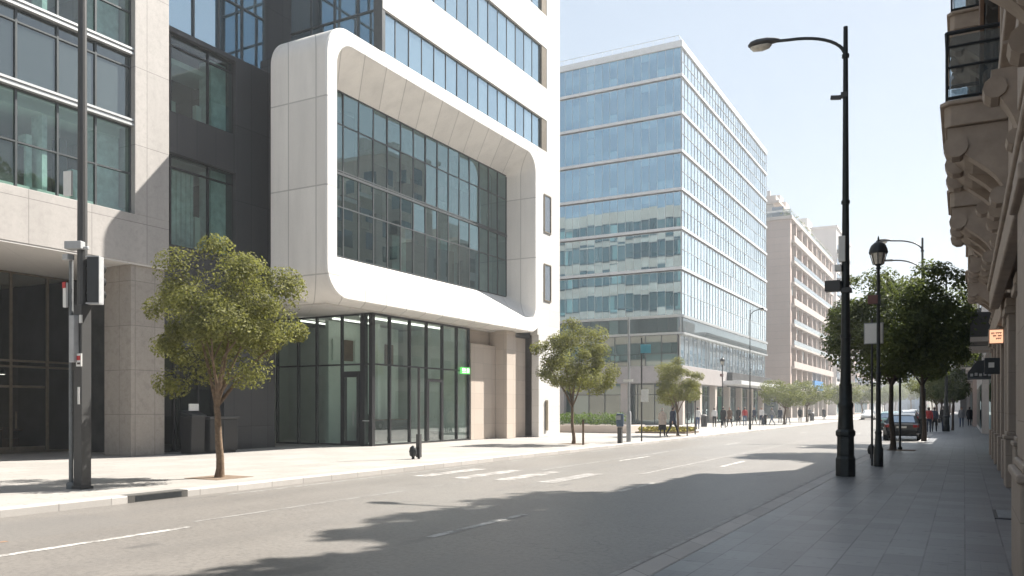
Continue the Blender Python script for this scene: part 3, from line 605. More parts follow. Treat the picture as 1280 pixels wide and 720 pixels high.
# ------------------------------------------------------------------ glass tower
G=thing('glass_office_tower','blue glass office tower with pale floor bands, its lower floors reflecting the street','building',(-24,78,0))
XG,YG=-24.0,78.0; YG1=117.3; XG0=-54.0
bands=[(36.75,37.35),(33.88,34.15),(30.23,30.5),(26.53,26.8),(22.83,23.1),(19.03,19.3),(15.13,15.4)]
b=MB(); b.box(XG0,XG-.6,YG+.6,YG1-.3,9.0,37.2); b.build('core',M['indark'],G)
b=MB()
for z0,z1 in bands: b.box(XG0,XG+.06,YG-.06,YG1,z0,z1)
b.build('floor_band',M['wband'],G)
lv=[(34.15,36.75),(30.5,33.75),(26.8,30.1),(23.1,26.4),(19.3,22.7),(15.4,18.9),(10.75,15.0)]
for i,(z0,z1) in enumerate(lv):
    us=frange(XG0,XG-.02,36); t=z1-.75 if i<6 else z1-1.6
    f=MB(); f.bars('y',YG+.12,us,[z0,z1],.035,.05); w=f.build('curtain_wall',M['alu'],G); g=MB(); g.panes('y',YG+.1,us,[z0,z0+.85,t,z1],0,.004); g.build('pane',M['towerL'],w)
    us=frange(YG+.02,YG1,34); f=MB(); f.bars('x',XG-.08,us,[z0,(z0+z1)/2,z1],.045,.05); w=f.build('curtain_wall',M['alu'],G); g=MB(); g.panes('x',XG-.1,us,[z0,(z0+z1)/2,z1],0,.012); g.build('pane',M['towerR'],w)
# spandrel ledge and first floor
def ledge(z0,z1,o):
    return [(XG0,YG-o),(XG-.5,YG-o)]+[(XG-.5+ (o+.5)*math.sin(R(a)),YG+.5-(o+.5)*math.cos(R(a))) for a in range(10,91,10)]+[(XG+o,YG1),(XG0,YG1)]
b=MB(); b.prism(ledge(0,0,.14),'z',8.85,9.05); b.prism(ledge(0,0,.14),'z',10.5,10.75); b.build('ledge',M['alu'],G)
b=MB(); b.prism(ledge(0,0,.0),'z',9.05,10.5); b.build('spandrel_glass',M['greyrow'],G)
us=frange(XG0,XG-.5,18); f=MB(); f.bars('y',YG+.3,us,[5.8,7.0,8.85],.07,.12); w=f.build('curtain_wall',M['slim'],G); g=MB(); g.panes('y',YG+.3,us,[5.8,7.0,8.85],0,.006); g.build('pane',M['towerD'],w)
us=frange(YG+.35,YG1,26); f=MB(); f.bars('x',XG-.3,us,[5.8,8.85],.07,.12); w=f.build('curtain_wall',M['alu'],G); g=MB(); g.panes('x',XG-.3,us,[5.8,8.85],0,.008); g.build('pane',M['towerR'],w)
b=MB(); b.box(XG0,XG-.5,YG+.9,YG1-.3,4.2,9.0); b.build('core',M['indark'],G)
b=MB(); b.box(XG0,XG+.1,YG-.1,YG+17,4.1,5.8); b.build('fascia',M['pinkband'],G,bevel=.03)
b=MB(); b.box(XG-3,XG+2.1,YG+15.5,YG1+1.0,4.3,4.75,0); b.box(XG-3,XG+.7,YG+17.1,YG1,4.76,5.75,1); b.build('canopy',[M['wband'],M['indark']],G,bevel=.02)
us=frange(XG0,XG-1.4,16); f=MB(); f.bars('y',YG+1.3,us,[.05,3.0,4.1],.08,.12); w=f.build('shop_front',M['slim'],G); g=MB(); g.panes('y',YG+1.3,us,[.05,3.0,4.1],0,.005); g.build('pane',M['towerD'],w)
us=frange(YG+1.35,YG1,24); f=MB(); f.bars('x',XG-1.3,us,[.05,3.0,4.1],.08,.12); w=f.build('shop_front',M['slim'],G); g=MB(); g.panes('x',XG-1.3,us,[.05,3.0,4.1],0,.005); g.build('pane',M['towerD'],w)
b=MB(); b.box(XG0,XG-1.6,YG+1.6,YG1-.3,0,4.15); b.build('core',M['indark'],G)
for y in(79.0,85,91,97,103,109,115.5):
    b=MB(); b.box(XG-.75,XG-.1,y-.35,y+.35,0,4.1); b.build('column',M['tanslab'],G)
for x in(-30,-37,-44): b=MB(); b.box(x-.35,x+.35,YG+.1,YG+.7,0,4.1); b.build('column',M['tanslab'],G)
b=MB(); b.tube([(XG0,YG+.3,38.0),(XG-.4,YG+.3,38.0),(XG-.4,YG1,38.0)],.03,6)
for k in range(28): b.tube([(XG0+k*1.08,YG+.3,37.3),(XG0+k*1.08,YG+.3,38)],.02,5)
for k in range(36): b.tube([(XG-.4,YG+.5+k*1.08,37.3),(XG-.4,YG+.5+k*1.08,38)],.02,5)
b.build('roof_railing',M['alu'],G)
b=MB(); b.box(XG-1.2,XG-1.14,YG+18,YG+20.5,0.3,3.0); b.build('shop_banner',cloth('green_banner',(.03,.22,.15)),G)

# ------------------------------------------------------------------ tan apartment block
T=thing('tan_apartment_building','tan apartment block with plain side wall, balcony rows and a planted roof terrace','building',(-24,135,0))
XT,YT,YT1,XT0=-24.0,135.,182.,-45.; H=31.5
b=MB(); b.box(XT0,XT-1.6,YT,YT1,4.2,H); b.box(XT-1.6,XT,YT,YT+1.2,4.2,H); b.box(XT-1.6,XT,YT1-1.2,YT1,4.2,H); b.build('wall',M['tanwall'],T)
b=MB(); b.box(XT0,XT-2.2,YT+.6,YT1-.5,0,4.2,0)
for y in frange(YT+.6,YT1-.6,8): b.box(XT-1.9,XT-.9,y-.5,y+.5,0,4.2,1)
b.build('ground_floor',[M['towerD'],M['tanslab']],T)
b=MB(); b.box(XT0,XT+.3,YT-.3,YT1+.3,H,H+.5); b.box(XT0,XT+.2,YT-.2,YT1+.2,4.2,4.8); b.build('cornice',M['tanslab'],T)
n=8; fh=(H-4.8)/n
for y in frange(YT+5,YT1-5,7):
    b=MB(); b.box(XT-1.6,XT+.09,y-.35,y+.35,4.85,H-.05); b.build('pier',M['tanwall'],T)
for k in range(n):
    z=4.8+k*fh
    b=MB(); b.box(XT-1.6,XT+.45,YT+1.2,YT1-1.2,z-.12,z+.22,0); b.box(XT+.36,XT+.42,YT+1.2,YT1-1.2,z+.2,z+.95,0 if k%3==1 else 1); b.build('balcony',[M['tanslab'],M['balglass']],T)
    us=frange(YT+1.2,YT1-1.2,22)
    for j,u in enumerate(us[:-1]):
        if j%3==2: f=MB(); f.box(XT-1.5,XT-.12,u-.1,u+.1,z+.28,z+fh-.12); f.build('divider',M['tanslab'],T)
        if rng.random()<.36: f=MB(); f.box(XT-.5,XT-.44,u+.2,u+1.7,z+fh-.12-rng.uniform(.7,1.6),z+fh-.12); f.build('awning',M[rng.choice(('shutter','shutter','curtain'))],T)
    g=MB(); g.panes('x',XT-1.59,us,[z+.3,z+fh-.2],0,.01); g.build('pane',M['tanwin'],T)
b=MB(); b.box(XT0,XT-3.2,YT+3,YT1-3,H+.5,H+3.4,0); b.box(XT0,XT-2.2,YT+2.4,YT1-3,H+3.4,H+3.8,1); b.box(XT0+1,XT-6,YT+6,YT1-8,H+3.8,H+6,0)
for y in frange(YT+3,YT1-3,14): b.box(XT-3.25,XT-3.15,y,y+1.6,H+.9,H+2.9,2)
for x in frange(XT0,XT-3.4,5): b.box(x,x+1.8,YT+2.95,YT+3.02,H+.8,H+2.8,2)
for (x,y,w_,h) in((-31,141,1.2,2.2),(-36,144,2.0,1.8),(-30,152,1.5,2.4),(-34,160,2.4,2)): b.box(x-w_,x+w_,y-w_,y+w_,H+3.8,H+3.8+h+1.6,1)
for k,y in enumerate((139,147.5,155,163.5,171,177)):
    hh=(1.2,2.0,.8,1.6,2.2,1.0)[k]; b.box(XT-5.5,XT-3.0,y,y+3.4,H+3.8,H+3.8+hh,1); b.box(XT-4.6,XT-4.1,y+1,y+1.5,H+3.8+hh,H+4.9+hh,0)
b.build('penthouse',[M['palren'],M['tanslab'],M['tanwin']],T)
b=MB(); b.tube([(XT0,YT-.1,H+1.5),(XT+.1,YT-.1,H+1.5),(XT+.1,YT1,H+1.5)],.05,6); b.quad((XT0,YT-.1,H+.5),(XT+.1,YT-.1,H+.5),(XT+.1,YT-.1,H+1.5),(XT0,YT-.1,H+1.5),1); b.quad((XT+.1,YT-.1,H+.5),(XT+.1,YT1,H+.5),(XT+.1,YT1,H+1.1),(XT+.1,YT-.1,H+1.1),1)
b.build('terrace_railing',[M['alu'],M['balglass']],T)
b=MB()
for k in range(26):
    c=(XT-.8,YT+1.2+k*1.78,H+.6)
    for q in range(46):
        p=Vector(c)+Vector((rng.gauss(0,.35),rng.gauss(0,.5),abs(rng.gauss(.5,.5))))
        a=Vector((rng.gauss(0,1),rng.gauss(0,1),rng.gauss(0,1))).normalized()*.2; d=a.orthogonal().normalized()*.12
        b.add([p-a,p+d,p+a,p-d],[(0,1,2,3)])
b.build('terrace_planting',M['leafC'],T,fix=False)
b=MB(); b.box(XT+.02,XT+.5,156,166,4.85,6.6); b.build('shop_sign',cloth('blue_sign',(.05,.22,.5)),T)

# ------------------------------------------------------------------ far buildings, left and end of the street
def block(label,x0,x1,y0,y1,h,mat,wm,side,fl=3.2,bay=3.0,balc=True,name='apartment_building',grp=None):
    """plain apartment block: wall, window rows on the street side and on the end that faces us, balconies, roof"""
    q=thing(name,label,'building',((x0+x1)/2,(y0+y1)/2,0))
    c=MB(); c.box(x0,x1,y0,y1,0,h); c.build('wall',mat,q)
    c=MB(); c.box(x0-.25,x1+.25,y0-.25,y1+.25,h,h+.45); c.box((x0+x1)/2-2,(x0+x1)/2+2,y0+2,min(y1-2,y0+9),h+.45,h+3.2); c.build('roof',M['palren'],q)
    xs=x1 if side>0 else x0; n=int((h-4)/fl)
    cnt=0
    def win(pl,c,u0,u1,v0,v1):
        g=MB(); g.pane(pl,c,u0,u1,v0,v1); g.build('window',wm,q)
    for k in range(n):
        z=4.2+k*fl; yy=y0+.8; nb=int((y1-y0-.4)/bay)
        st=max(1,-(-nb*n//70))*bay            # at most about seventy windows a side
        while yy+bay<y1+.4:
            win('x',xs+side*.03,yy+.5,yy+st-.8,z+.3,z+2.3)
            if balc and (int(round((yy-y0)/st))+k)%2==0 and cnt<90:
                s=MB(); cnt+=1
                s.box(xs,xs+side*.9,yy+.1,yy+st-.5,z-.1,z+.08,0); s.box(xs+side*.84,xs+side*.9,yy+.1,yy+st-.5,z+.075,z+1.0,1)
                for e in(yy+.1,yy+st-.56): s.box(xs,xs+side*.845,e,e+.06,z+.075,z+.99,1)
                s.build('balcony',[M['tanslab'],M['steelG']],q)
            yy+=st
        xx=x0+1.2
        while xx+2<x1 and k<9: win('y',y0-.03,xx,xx+1.3,z+.4,z+2.1); xx+=3.0 if x1-x0<14 else 5.0
    yy=y0+.5
    while yy+4<y1:
        g=MB(); g.pane('x',xs+side*.04,yy+.3,yy+3.5,.3,3.2); g.build('shop_window',M['towerD'],q); yy+=4 if y1-y0<40 else 8
    return q
block('pale tower block with plain flat top, beyond the tan apartment block',-42,-25,196,222,42,M['palren'],M['tanwin'],1)
block('low blue panelled block with white bands, at the far end on the left',-21,-12.9,330,345,19,M['blueren'],M['tanwin'],1,balc=False)
block('rose rendered apartment block, far down the left side of the street',-40,-24.5,226,262,27,M['pinkren'],M['tanwin'],1)
block('pale rendered apartment block, farthest on the left side of the street',-46,-24.5,266,320,24,M['palren'],M['tanwin'],1)
block('pale apartment block closing the far end of the street',-12,8,430,450,22,M['palren'],M['tanwin'],1,balc=False)
block('rose apartment block behind the far trees at the street end',-38,-14,400,420,24,M['pinkren'],M['tanwin'],1,balc=False)
# ------------------------------------------------------------------ right hand stone building
Q=thing('stone_corner_building','brown carved stone building with glazed balconies on curved brackets, at the right edge','building',(.55,10,0))
b=MB(); b.box(.55,12,-10,22.3,4.4,13.2); b.box(1.1,12,-10,22.3,0,4.4); b.build('wall',M['rstone'],Q)
b=MB(); b.box(.52,.72,-10,22.32,3.95,4.38); b.box(.47,.72,-10.02,22.34,4.38,4.5); b.box(.5,.7,-10.01,22.33,4.5,4.62); b.build('moulding',M['rtrim'],Q,bevel=.03)
for bb in((-.05,.8,-10.1,22.4,13.2,13.55),(.1,.8,-10.05,22.35,12.85,13.21),(.35,1.0,-10,22.3,13.54,14.0)): b=MB(); b.box(*bb); b.build('cornice',M['rtrim'],Q,bevel=.03)
def pier(y0,y1,x,ped):
    c=MB(); c.box(x,1.2,y0,y1,1.16,3.6); c.box(x-.07,1.2,y0-.07,y1+.07,3.6,3.75); c.box(x-.04,1.2,y0-.04,y1+.04,3.75,3.94)
    c.box(x-ped,1.2,y0-ped,y1+ped,0.0,1.0); c.box(x-ped-.03,1.2,y0-ped-.03,y1+ped+.03,1.0,1.08); c.box(x-ped+.02,1.2,y0-ped+.02,y1+ped-.02,1.08,1.159)
    return c
b=MB(); b.box(.47,.6,8.3,9.7,4.63,12.8); b.box(.44,.6,8.27,9.73,5.2,5.4); b.box(.52,.6,11.9,12.9,4.63,12.8); b.box(.52,.6,17.2,18.2,4.63,12.8); b.build('giant_pilaster',M['rstone'],Q,bevel=.02)
for y0,y1,x in((8.3,9.7,.47),(3.4,4.8,.55),(12.7,13.6,.74),(16.2,17.0,.80),(19.9,20.7,.80)): pier(y0,y1,x,.05).build('pilaster',M['rstone'],Q,bevel=.02)
b=MB()
for y0,y1 in((9.8,12.6),(13.7,16.1),(17.1,19.8),(20.8,22.2)): b.pane('x',1.09,y0,y1,.6,3.7)
b.build('shop_window',M['rglass'],Q)
def console(x0,y,w,zt,d,h):
    """scrolled bracket: S profile in x,z swept over its width"""
    P=[(x0,zt),(x0-d,zt),(x0-d,zt-.12*h)]
    for k in range(9):
        t=k/8; P.append((x0-d*(1-t)**1.4*(.92+.1*math.sin(t*6.28)),zt-h*(.16+.70*t)))
    P+= [(x0-.10*d,zt-h*.95),(x0,zt-h)]
    c=MB(); c.prism(P,'y',y-w/2,y+w/2); c.tube([(x0-d*.86,y-w/2-.03,zt-.22*h),(x0-d*.86,y+w/2+.03,zt-.22*h)],h*.13,10); c.tube([(x0-d*.14,y-w/2-.03,zt-.84*h),(x0-d*.14,y+w/2+.03,zt-.84*h)],h*.1,10)
    return c
def stone_balcony(root,xw,y0,y1,z,out_,bay=False):
    xo=xw-out_; ym=(y0+y1)/2
    c=MB()
    c.prism([(xw,y0),(xo+.08,y0),(xo,y0+.08),(xo,y1-.08),(xo+.08,y1),(xw,y1)],'z',z-.36,z-.06)
    c.prism([(xw,y0-.06),(xo+.04,y0-.06),(xo-.06,y0+.05),(xo-.06,y1-.05),(xo+.04,y1+.06),(xw,y1+.06)],'z',z-.06,z)
    P=[(xw,z-.36),(xo+.05,z-.36)]+[(xo+.05+ (out_*.55)*(1-math.cos(R(a))),z-.36-.5*math.sin(R(a))) for a in range(10,91,16)]+[(xw,z-.9)]
    c.prism(P,'y',y0+.12,y1-.12)
    s=c.build('balcony',M['rtrim'],root,bevel=.015)
    for yy in (y0+.2,ym,y1-.2): console(xw,yy,.26,z-.37,out_*.95,1.25).build('bracket',M['rtrim'],s,smooth=30)
    r=MB(); h=1.0
    for yy in(y0+.03,y1-.03):
        for zz in(.06,.5,.8,h): r.tube([(xw,yy,z+zz),(xo+.03,yy,z+zz)],.018 if zz<h else .03,6)
        for xx in(xo+.03,xw-.06): r.tube([(xx,yy,z),(xx,yy,z+h)],.022,6)
    for zz in(.06,.5,.8,h): r.tube([(xo+.03,y0+.03,z+zz),(xo+.03,y1-.03,z+zz)],.018 if zz<h else .03,6)
    r.tube([(xo+.03,ym,z),(xo+.03,ym,z+h)],.022,6)
    r.build('railing',M['rail'],s)
    g=MB(); g.quad((xo+.05,y0+.05,z+.07),(xo+.05,y1-.05,z+.07),(xo+.05,y1-.05,z+.95),(xo+.05,y0+.05,z+.95)); g.quad((xo+.06,y0+.05,z+.07),(xw,y0+.05,z+.07),(xw,y0+.05,z+.95),(xo+.06,y0+.05,z+.95)); g.quad((xo+.06,y1-.05,z+.07),(xw,y1-.05,z+.07),(xw,y1-.05,z+.95),(xo+.06,y1-.05,z+.95))
    g.build('glass_panel',M['balglass'],s)
    return s
for z in(6.1,9.7):
    for y0,y1 in((13.55,15.9),(19.0,21.3),(5.5,8.3)): stone_balcony(Q,.55,y0,y1,z,.80)
for z in(6.1,9.7):
    for y0,y1 in((14.5,15.85),(19.9,21.2),(6,7.9)):
        c=MB(); y0+=.5; c.box(.22,.56,y0,y1,z+.01,z+.25); c.box(.22,.56,y0,y1,z+2.75,z+3.0)
        for yy in(y0+.04,(y0+y1)/2,y1-.04): c.box(.22,.28,yy-.04,yy+.04,z+.25,z+2.75)
        for xx in(.5,): c.box(xx-.03,xx+.03,y0,y0+.06,z+.25,z+2.75)
        w=c.build('glazed_bay',M['wood'],Q,bevel=.008); g=MB(); g.pane('x',.24,y0+.05,y1-.05,z+.25,z+2.75); g.pane('y',y0+.03,.24,.55,z+.25,z+2.75); g.pane('y',y1-.03,.24,.55,z+.25,z+2.75); g.build('pane',M['rglass'],w)
for z in(6.1,9.7):
    for y0,y1 in((9.2,10.6),(11.2,12.6),(16.7,18.1)):
        c=MB(); c.box(.42,.56,y0-.18,y0,z-.1,z+2.6); c.box(.42,.56,y1,y1+.18,z-.1,z+2.6); c.box(.36,.56,y0-.25,y1+.25,z+2.6,z+2.9); c.box(.38,.56,y0-.25,y1+.25,z-.3,z-.1)
        w=c.build('window',M['rtrim'],Q,bevel=.015); g=MB(); g.pane('x',.545,y0,y1,z-.1,z+2.6); g.build('pane',M['rglass'],w)
for yy in(11.0,17.4,22.0): console(.55,yy,.3,5.5,.28,.95).build('bracket',M['rtrim'],Q,smooth=30)
# unseen roof shrubs, added to dapple the shadow on the road
def leaf_blob(mb,c,rad,n,size,seed,hollow=.5):
    q=random.Random(seed)
    for i in range(n):
        d=Vector((q.gauss(0,1),q.gauss(0,1),q.gauss(0,1))).normalized()
        rr_=q.uniform(hollow,1)**.6
        p=Vector(c)+Vector((d.x*rad[0],d.y*rad[1],d.z*rad[2]))*rr_
        a=Vector((q.gauss(0,1),q.gauss(0,1),q.gauss(0,.7))).normalized(); e=a.orthogonal().normalized()
        e=(Matrix.Rotation(q.uniform(0,6.28),3,a)@e)
        s=size*q.uniform(.6,1.3); a=a*s*.5; e=e*s*.32
        mb.add([p-a,p+e,p+a,p-e],[(0,1,2,3)])
b=MB(); b.box(.45,.95,-2,21.5,14.0,14.4); b.build('shadow_shrub_planter',M['rtrim'],Q)  # out of view, added to carry the shadow-casting shrubs
b=MB()
q=random.Random(4)
for k in range(30): leaf_blob(b,(.5+q.uniform(-.6,.4),-2+k*.8+q.uniform(-.4,.4),14.5+q.uniform(.0,1.7)),(q.uniform(.6,1.1),q.uniform(.6,1.2),q.uniform(.5,1.1)),330,.36,k,.1)
b.build('shadow_shrubs',M['leafB'],Q,fix=False)

Q2=thing('stone_apartment_building','brown stone building with shop fronts and pilasters, next along the right pavement','building',(.95,28,0))
b=MB(); b.box(1.15,12,22.31,34,0,4.2); b.box(.95,12,22.41,34,4.2,14.6); b.build('wall',M['rstone'],Q2)
for bb in((.75,1.3,22.42,34.02,3.8,4.35),(.35,1.4,22.43,34.05,14.3,14.62),(.6,1.4,22.44,34.03,10.2,10.45)): b=MB(); b.box(*bb); b.build('moulding',M['rtrim'],Q2,bevel=.03)
for y0 in(22.5,25.2,28,30.8,33.2):
    c=MB(); c.box(.85,1.2,y0,y0+.6,.9,3.6); c.box(.78,1.2,y0-.06,y0+.66,0,.9); c.box(.8,1.2,y0-.05,y0+.65,3.6,3.8); c.build('pilaster',M['rstone'],Q2,bevel=.015)
b=MB()
for y0 in(23.2,25.9,28.7,31.5): b.pane('x',1.14,y0,y0+1.8,.5,3.6)
b.build('shop_window',M['rglass'],Q2)
for z in(6.1,9.5,12.9):
    for y0,y1 in((24,26.2),(29,31.4)): stone_balcony(Q2,.95,y0,y1,z-.2,.85)
for z in(6.1,9.5,12.9):
    for y0 in(24.5,29.7):
        c=MB(); c.box(.84,.96,y0-.15,y0,z-.2,z+2.4); c.box(.84,.96,y0+1.2,y0+1.35,z-.2,z+2.4); c.box(.8,.96,y0-.2,y0+1.4,z+2.4,z+2.65)
        w=c.build('window',M['rtrim'],Q2); g=MB(); g.pane('x',.945,y0,y0+1.2,z-.2,z+2.4); g.build('pane',M['rglass'],w)
b=MB()  # more unseen shrubs, added to break up the road shadow's edge
for k in range(18): leaf_blob(b,((.5 if k<10 else 1.7)+q.uniform(-.5,.4),22.8+k*.6,14.9+q.uniform(.2,2.2 if k<10 else .9)),(q.uniform(.7,1.2),q.uniform(.6,1.1),q.uniform(.5,1.0)),300,.36,k+70,.1)
b.build('shadow_shrubs',M['leafB'],Q2,fix=False)
block('grey rendered apartment block with iron balconies, third along the right pavement',1.1,13,34.05,47,10.6,M['greyren'],M['rglass'],-1,fl=3.0,bay=2.6)
block('low pale shop building between two taller blocks on the right pavement',1.4,12,47.05,60,4.9,M['palren'],M['rglass'],-1,balc=False,name='shop_building')
block('pale apartment block with balconies, beyond the low shop building on the right',1.0,13,60.05,84,11,M['palren'],M['rglass'],-1,bay=2.8)
for y0,y1,h,m,l in((62,79,27,'rstone','unseen brown slab block added behind the low shop building, right side'),(84,92,34,'tanwall','unseen tan slab block added behind the pale balcony block, right side'),(97,118,25,'greyren','unseen grey slab block added farther down the right side')):
    block(l,18,30,y0,y1,h,M[m],M['rglass'],-1,bay=4,balc=False)  # unseen set-back blocks, added for what the framed window wall reflects
block('rose apartment block, farther down the right pavement',.7,13,84.1,118,12.5,M['pinkren'],M['rglass'],-1)
block('pale apartment block, far down the right pavement',.4,13,118.1,170,15,M['palren'],M['rglass'],-1)
block('grey apartment block, farthest on the right pavement',-.6,13,170.1,260,17,M['greyren'],M['rglass'],-1)

# signs on the right hand shop fronts
s=thing('hanging_sign','square amber blade sign with dark lettering, fixed to the brown stone shop front','sign',(.78,25,3.5))
b=MB(); b.box(.56,.92,24.96,25.06,3.32,3.72); b.build('panel',M['rtrim'],s,bevel=.01)
b=MB(); b.box(.59,.89,24.94,24.957,3.35,3.69); b.build('face',M['amber'],s)
b=MB(); 
for (x0,x1,z) in((.72,.86,3.60),(.66,.74,3.53),(.77,.86,3.53),(.73,.85,3.46),(.62,.70,3.60)):
    b.box(x0,x1,24.932,24.939,z,z+.022)
    for k in range(3): b.box(x0+.01+(x1-x0)*k/3,x0+.02+(x1-x0)*k/3,24.932,24.9389,z-.03,z)
b.build('lettering',M['ink'],s)
b=MB(); b.tube([(.92,25.01,3.6),(1.0,25.01,3.6)],.02); b.build('bracket',M['rail'],s)
s=thing('hanging_sign','black box sign with a small white square, below and beyond the amber sign','sign',(.7,27,2.85))
b=MB(); b.box(.5,.93,26.6,26.75,2.6,3.05); b.build('panel',M['rail'],s,bevel=.01); b=MB(); b.box(.6,.74,26.58,26.598,2.78,2.92); b.build('face',M['offw'],s); b=MB(); b.tube([(.93,26.67,2.9),(1.0,26.67,2.9)],.02); b.build('bracket',M['rail'],s)
s=thing('shop_awning','black box awning with pale lettering over a shop door, right pavement','awning',(.7,35,2.9))
b=MB(); b.prism([(1.05,2.75),(.12,2.75),(.12,2.95),(.4,3.35),(1.05,3.45)],'y',34.4,36.6); b.build('canopy',M['rail'],s)
b=MB()
for k in range(5): b.box(.2+k*.14,.29+k*.14,34.38,34.395,2.8+.02*(k%2),2.93-.03*((k+1)%2))
b.build('lettering',M['lgrey'],s)

# ------------------------------------------------------------------ trees
def crown(seed,cz,rad,nc,nl,size,bias=.42,lump=(.34,.72)):
    """clumps of single leaves spread over an uneven crown; returns mesh builder and clump centres"""
    q=random.Random(seed); mb=MB(); cs=[]
    ph=[q.uniform(0,6.28) for _ in range(6)]
    k=0
    while len(cs)<nc and k<4000:
        k+=1
        d=Vector((q.gauss(0,1),q.gauss(0,1),q.gauss(0,1))).normalized()
        az=math.atan2(d.y,d.x); w=1+.14*math.sin(2*az+ph[0])+.15*math.sin(3*az+ph[1]+2*d.z)+.12*math.sin(5*az+ph[2]+4*d.z)
        r=q.uniform(bias,1)**.7*w
        zz=d.z if d.z>0 else d.z*.8
        p=Vector((d.x*rad[0]*r,d.y*rad[1]*r,cz+zz*rad[2]*r))
        if any((p-c).length<.20*rad[0] for c in cs): continue
        cs.append(p)
    for c in cs:
        s=q.uniform(*lump)*rad[0]*.62
        up=Vector((c.x,c.y,c.z-cz)).normalized()
        n=int(nl*q.uniform(.6,1.35)*(s/(.3*rad[0])))
        for i in range(n):
            d=Vector((q.gauss(0,1),q.gauss(0,1),q.gauss(0,1))).normalized()
            d=(d+up*.5).normalized()
            p=c+Vector((d.x*s,d.y*s,d.z*s*.8))*(q.random()**.45)
            nrm=(d*.8+Vector((q.gauss(0,.5),q.gauss(0,.5),.45+q.gauss(0,.4)))).normalized()
            a=nrm.orthogonal().normalized(); a=Matrix.Rotation(q.uniform(0,6.28),3,nrm)@a; e=nrm.cross(a)
            l=size*q.uniform(.6,1.35); a=a*l*.5; e=e*l*.27; f=nrm*l*.06
            mb.add([p-a,p+e+f,p+a-f,p-e+f],[(0,1,2,3)])
    return mb,cs
def trunk(seed,th,cs,cz,r0,n=7,lean=.1):
    q=random.Random(seed); mb=MB(); base=[]
    for k in range(8):
        t=k/7; base.append((lean*math.sin(t*2.2+seed)*t+.02*math.sin(9*t),lean*.6*math.sin(t*3+1+seed)*t,th*t-.03))
    mb.tube(base,[r0*(1.45 if k==0 else 1.12-.35*k/7) for k in range(8)],10)
    top=Vector(base[-1])
    mains=sorted(cs,key=lambda c:-c.z)
    sel=[cs[i] for i in q.sample(range(len(cs)),min(n,len(cs)))]
    for c in sel:
        mid=top.lerp(c,.5)+Vector((0,0,.12*(c-top).length*(1 if c.z<cz else -.3)))+Vector((q.gauss(0,.06),q.gauss(0,.06),0))
        pts=[top+Vector((0,0,-.05)),top.lerp(mid,.5)+Vector((q.gauss(0,.03),q.gauss(0,.03),.03)),mid,mid.lerp(c,.55),c]
        mb.tube(pts,[r0*.55,r0*.42,r0*.3,r0*.18,r0*.06],7)
        for j in range(2):
            o=cs[q.randrange(len(cs))]
            if (o-mid).length<1.4: mb.tube([mid,mid.lerp(o,.5)+Vector((0,0,.05)),o],[r0*.24,r0*.14,r0*.05],5)
    return mb
def make_tree(name,label,loc,seed,th,cz,rad,nc,nl,size,leaf,bark,r0,group,stake=False):
    t=thing(name,label,'tree',(0,0,0),group)
    mb,cs=crown(seed,cz,rad,nc,nl,size)
    trunk(seed,th,cs,cz,r0).build('trunk',bark,t,smooth=60,fix=True)
    mb.build('crown',leaf,t,fix=False)
    t.location=(loc[0],loc[1],0); OFF[t.name]=(loc[0],loc[1],0)
    return t
GL='young trees along the left pavement'
x,y=gp(274,597)
t1=make_tree('street_tree','olive green round crowned young tree in the pavement before the charcoal cladding, nearest of the left pavement','x',0,0,0,0,0,0,0,0,0,0,0) if False else \
   make_tree('street_tree','olive green round crowned tree before the charcoal cladding, largest and nearest on the left pavement',(x,y),14,1.75,3.70,(1.60,1.60,1.66),40,760,.078,M['leafA'],M['trunk'],.088,GL)
x,y=gp(717,555)
t2=make_tree('street_tree','young tree before the stone wall at the corner of the white building',(x,y),9,1.75,3.75,(1.6,1.6,1.78),50,380,.10,M['leafA'],M['trunk'],.075,GL)
x,y=gp(847,545)
t3=dup(t2,(x,y,0),2.1,'young tree beside the two walkers, before the glass tower corner',(.88,.88,.80))
for (px,Y,X,s,l) in((0,86,-15.9,(1.25,1.25,.92),'pale green tree before the glass tower canopy, far along the left kerb'),(0,103,-16.4,(1.3,1.3,1.0),'pale green tree at the near end of the tan building, left kerb'),
    (0,128,-15.6,(1.4,1.4,1.1),'pale green tree before the tan building shops, left kerb'),(0,158,-15.8,(1.5,1.5,1.2),'pale green tree past the tan building middle, left kerb'),(0,205,-15.8,(1.6,1.6,1.3),'pale green tree farthest along the left kerb')):
    if Y==86:
        t4=make_tree('street_tree',l,(X,Y),31,1.8,3.5,(1.75,1.75,1.6),55,95,.17,M['leafC'],M['trunk'],.09,GL)
        t4.scale=s
    else: dup(t4,(X,Y,0),Y*1.3,l,s)
GR='trees along the right pavement'
rt1=make_tree('street_tree','dark green spreading tree just beyond the classic lantern post, right kerb',(-2.45,35.6),41,2.6,4.75,(2.2,2.2,2.05),88,300,.15,M['leafB'],M['trunkD'],.10,GR)
rt2=make_tree('street_tree','dark green taller tree beside the parked dark car, right pavement',(-1.75,45.6),52,2.8,5.1,(1.95,1.95,2.3),84,300,.155,M['leafB'],M['trunkD'],.10,GR)
rt3=make_tree('street_tree','compact ball shaped dark tree by the walkers, far right pavement',(-.75,69),63,2.0,3.3,(1.25,1.25,1.45),48,120,.15,M['leafB'],M['trunkD'],.08,GR)
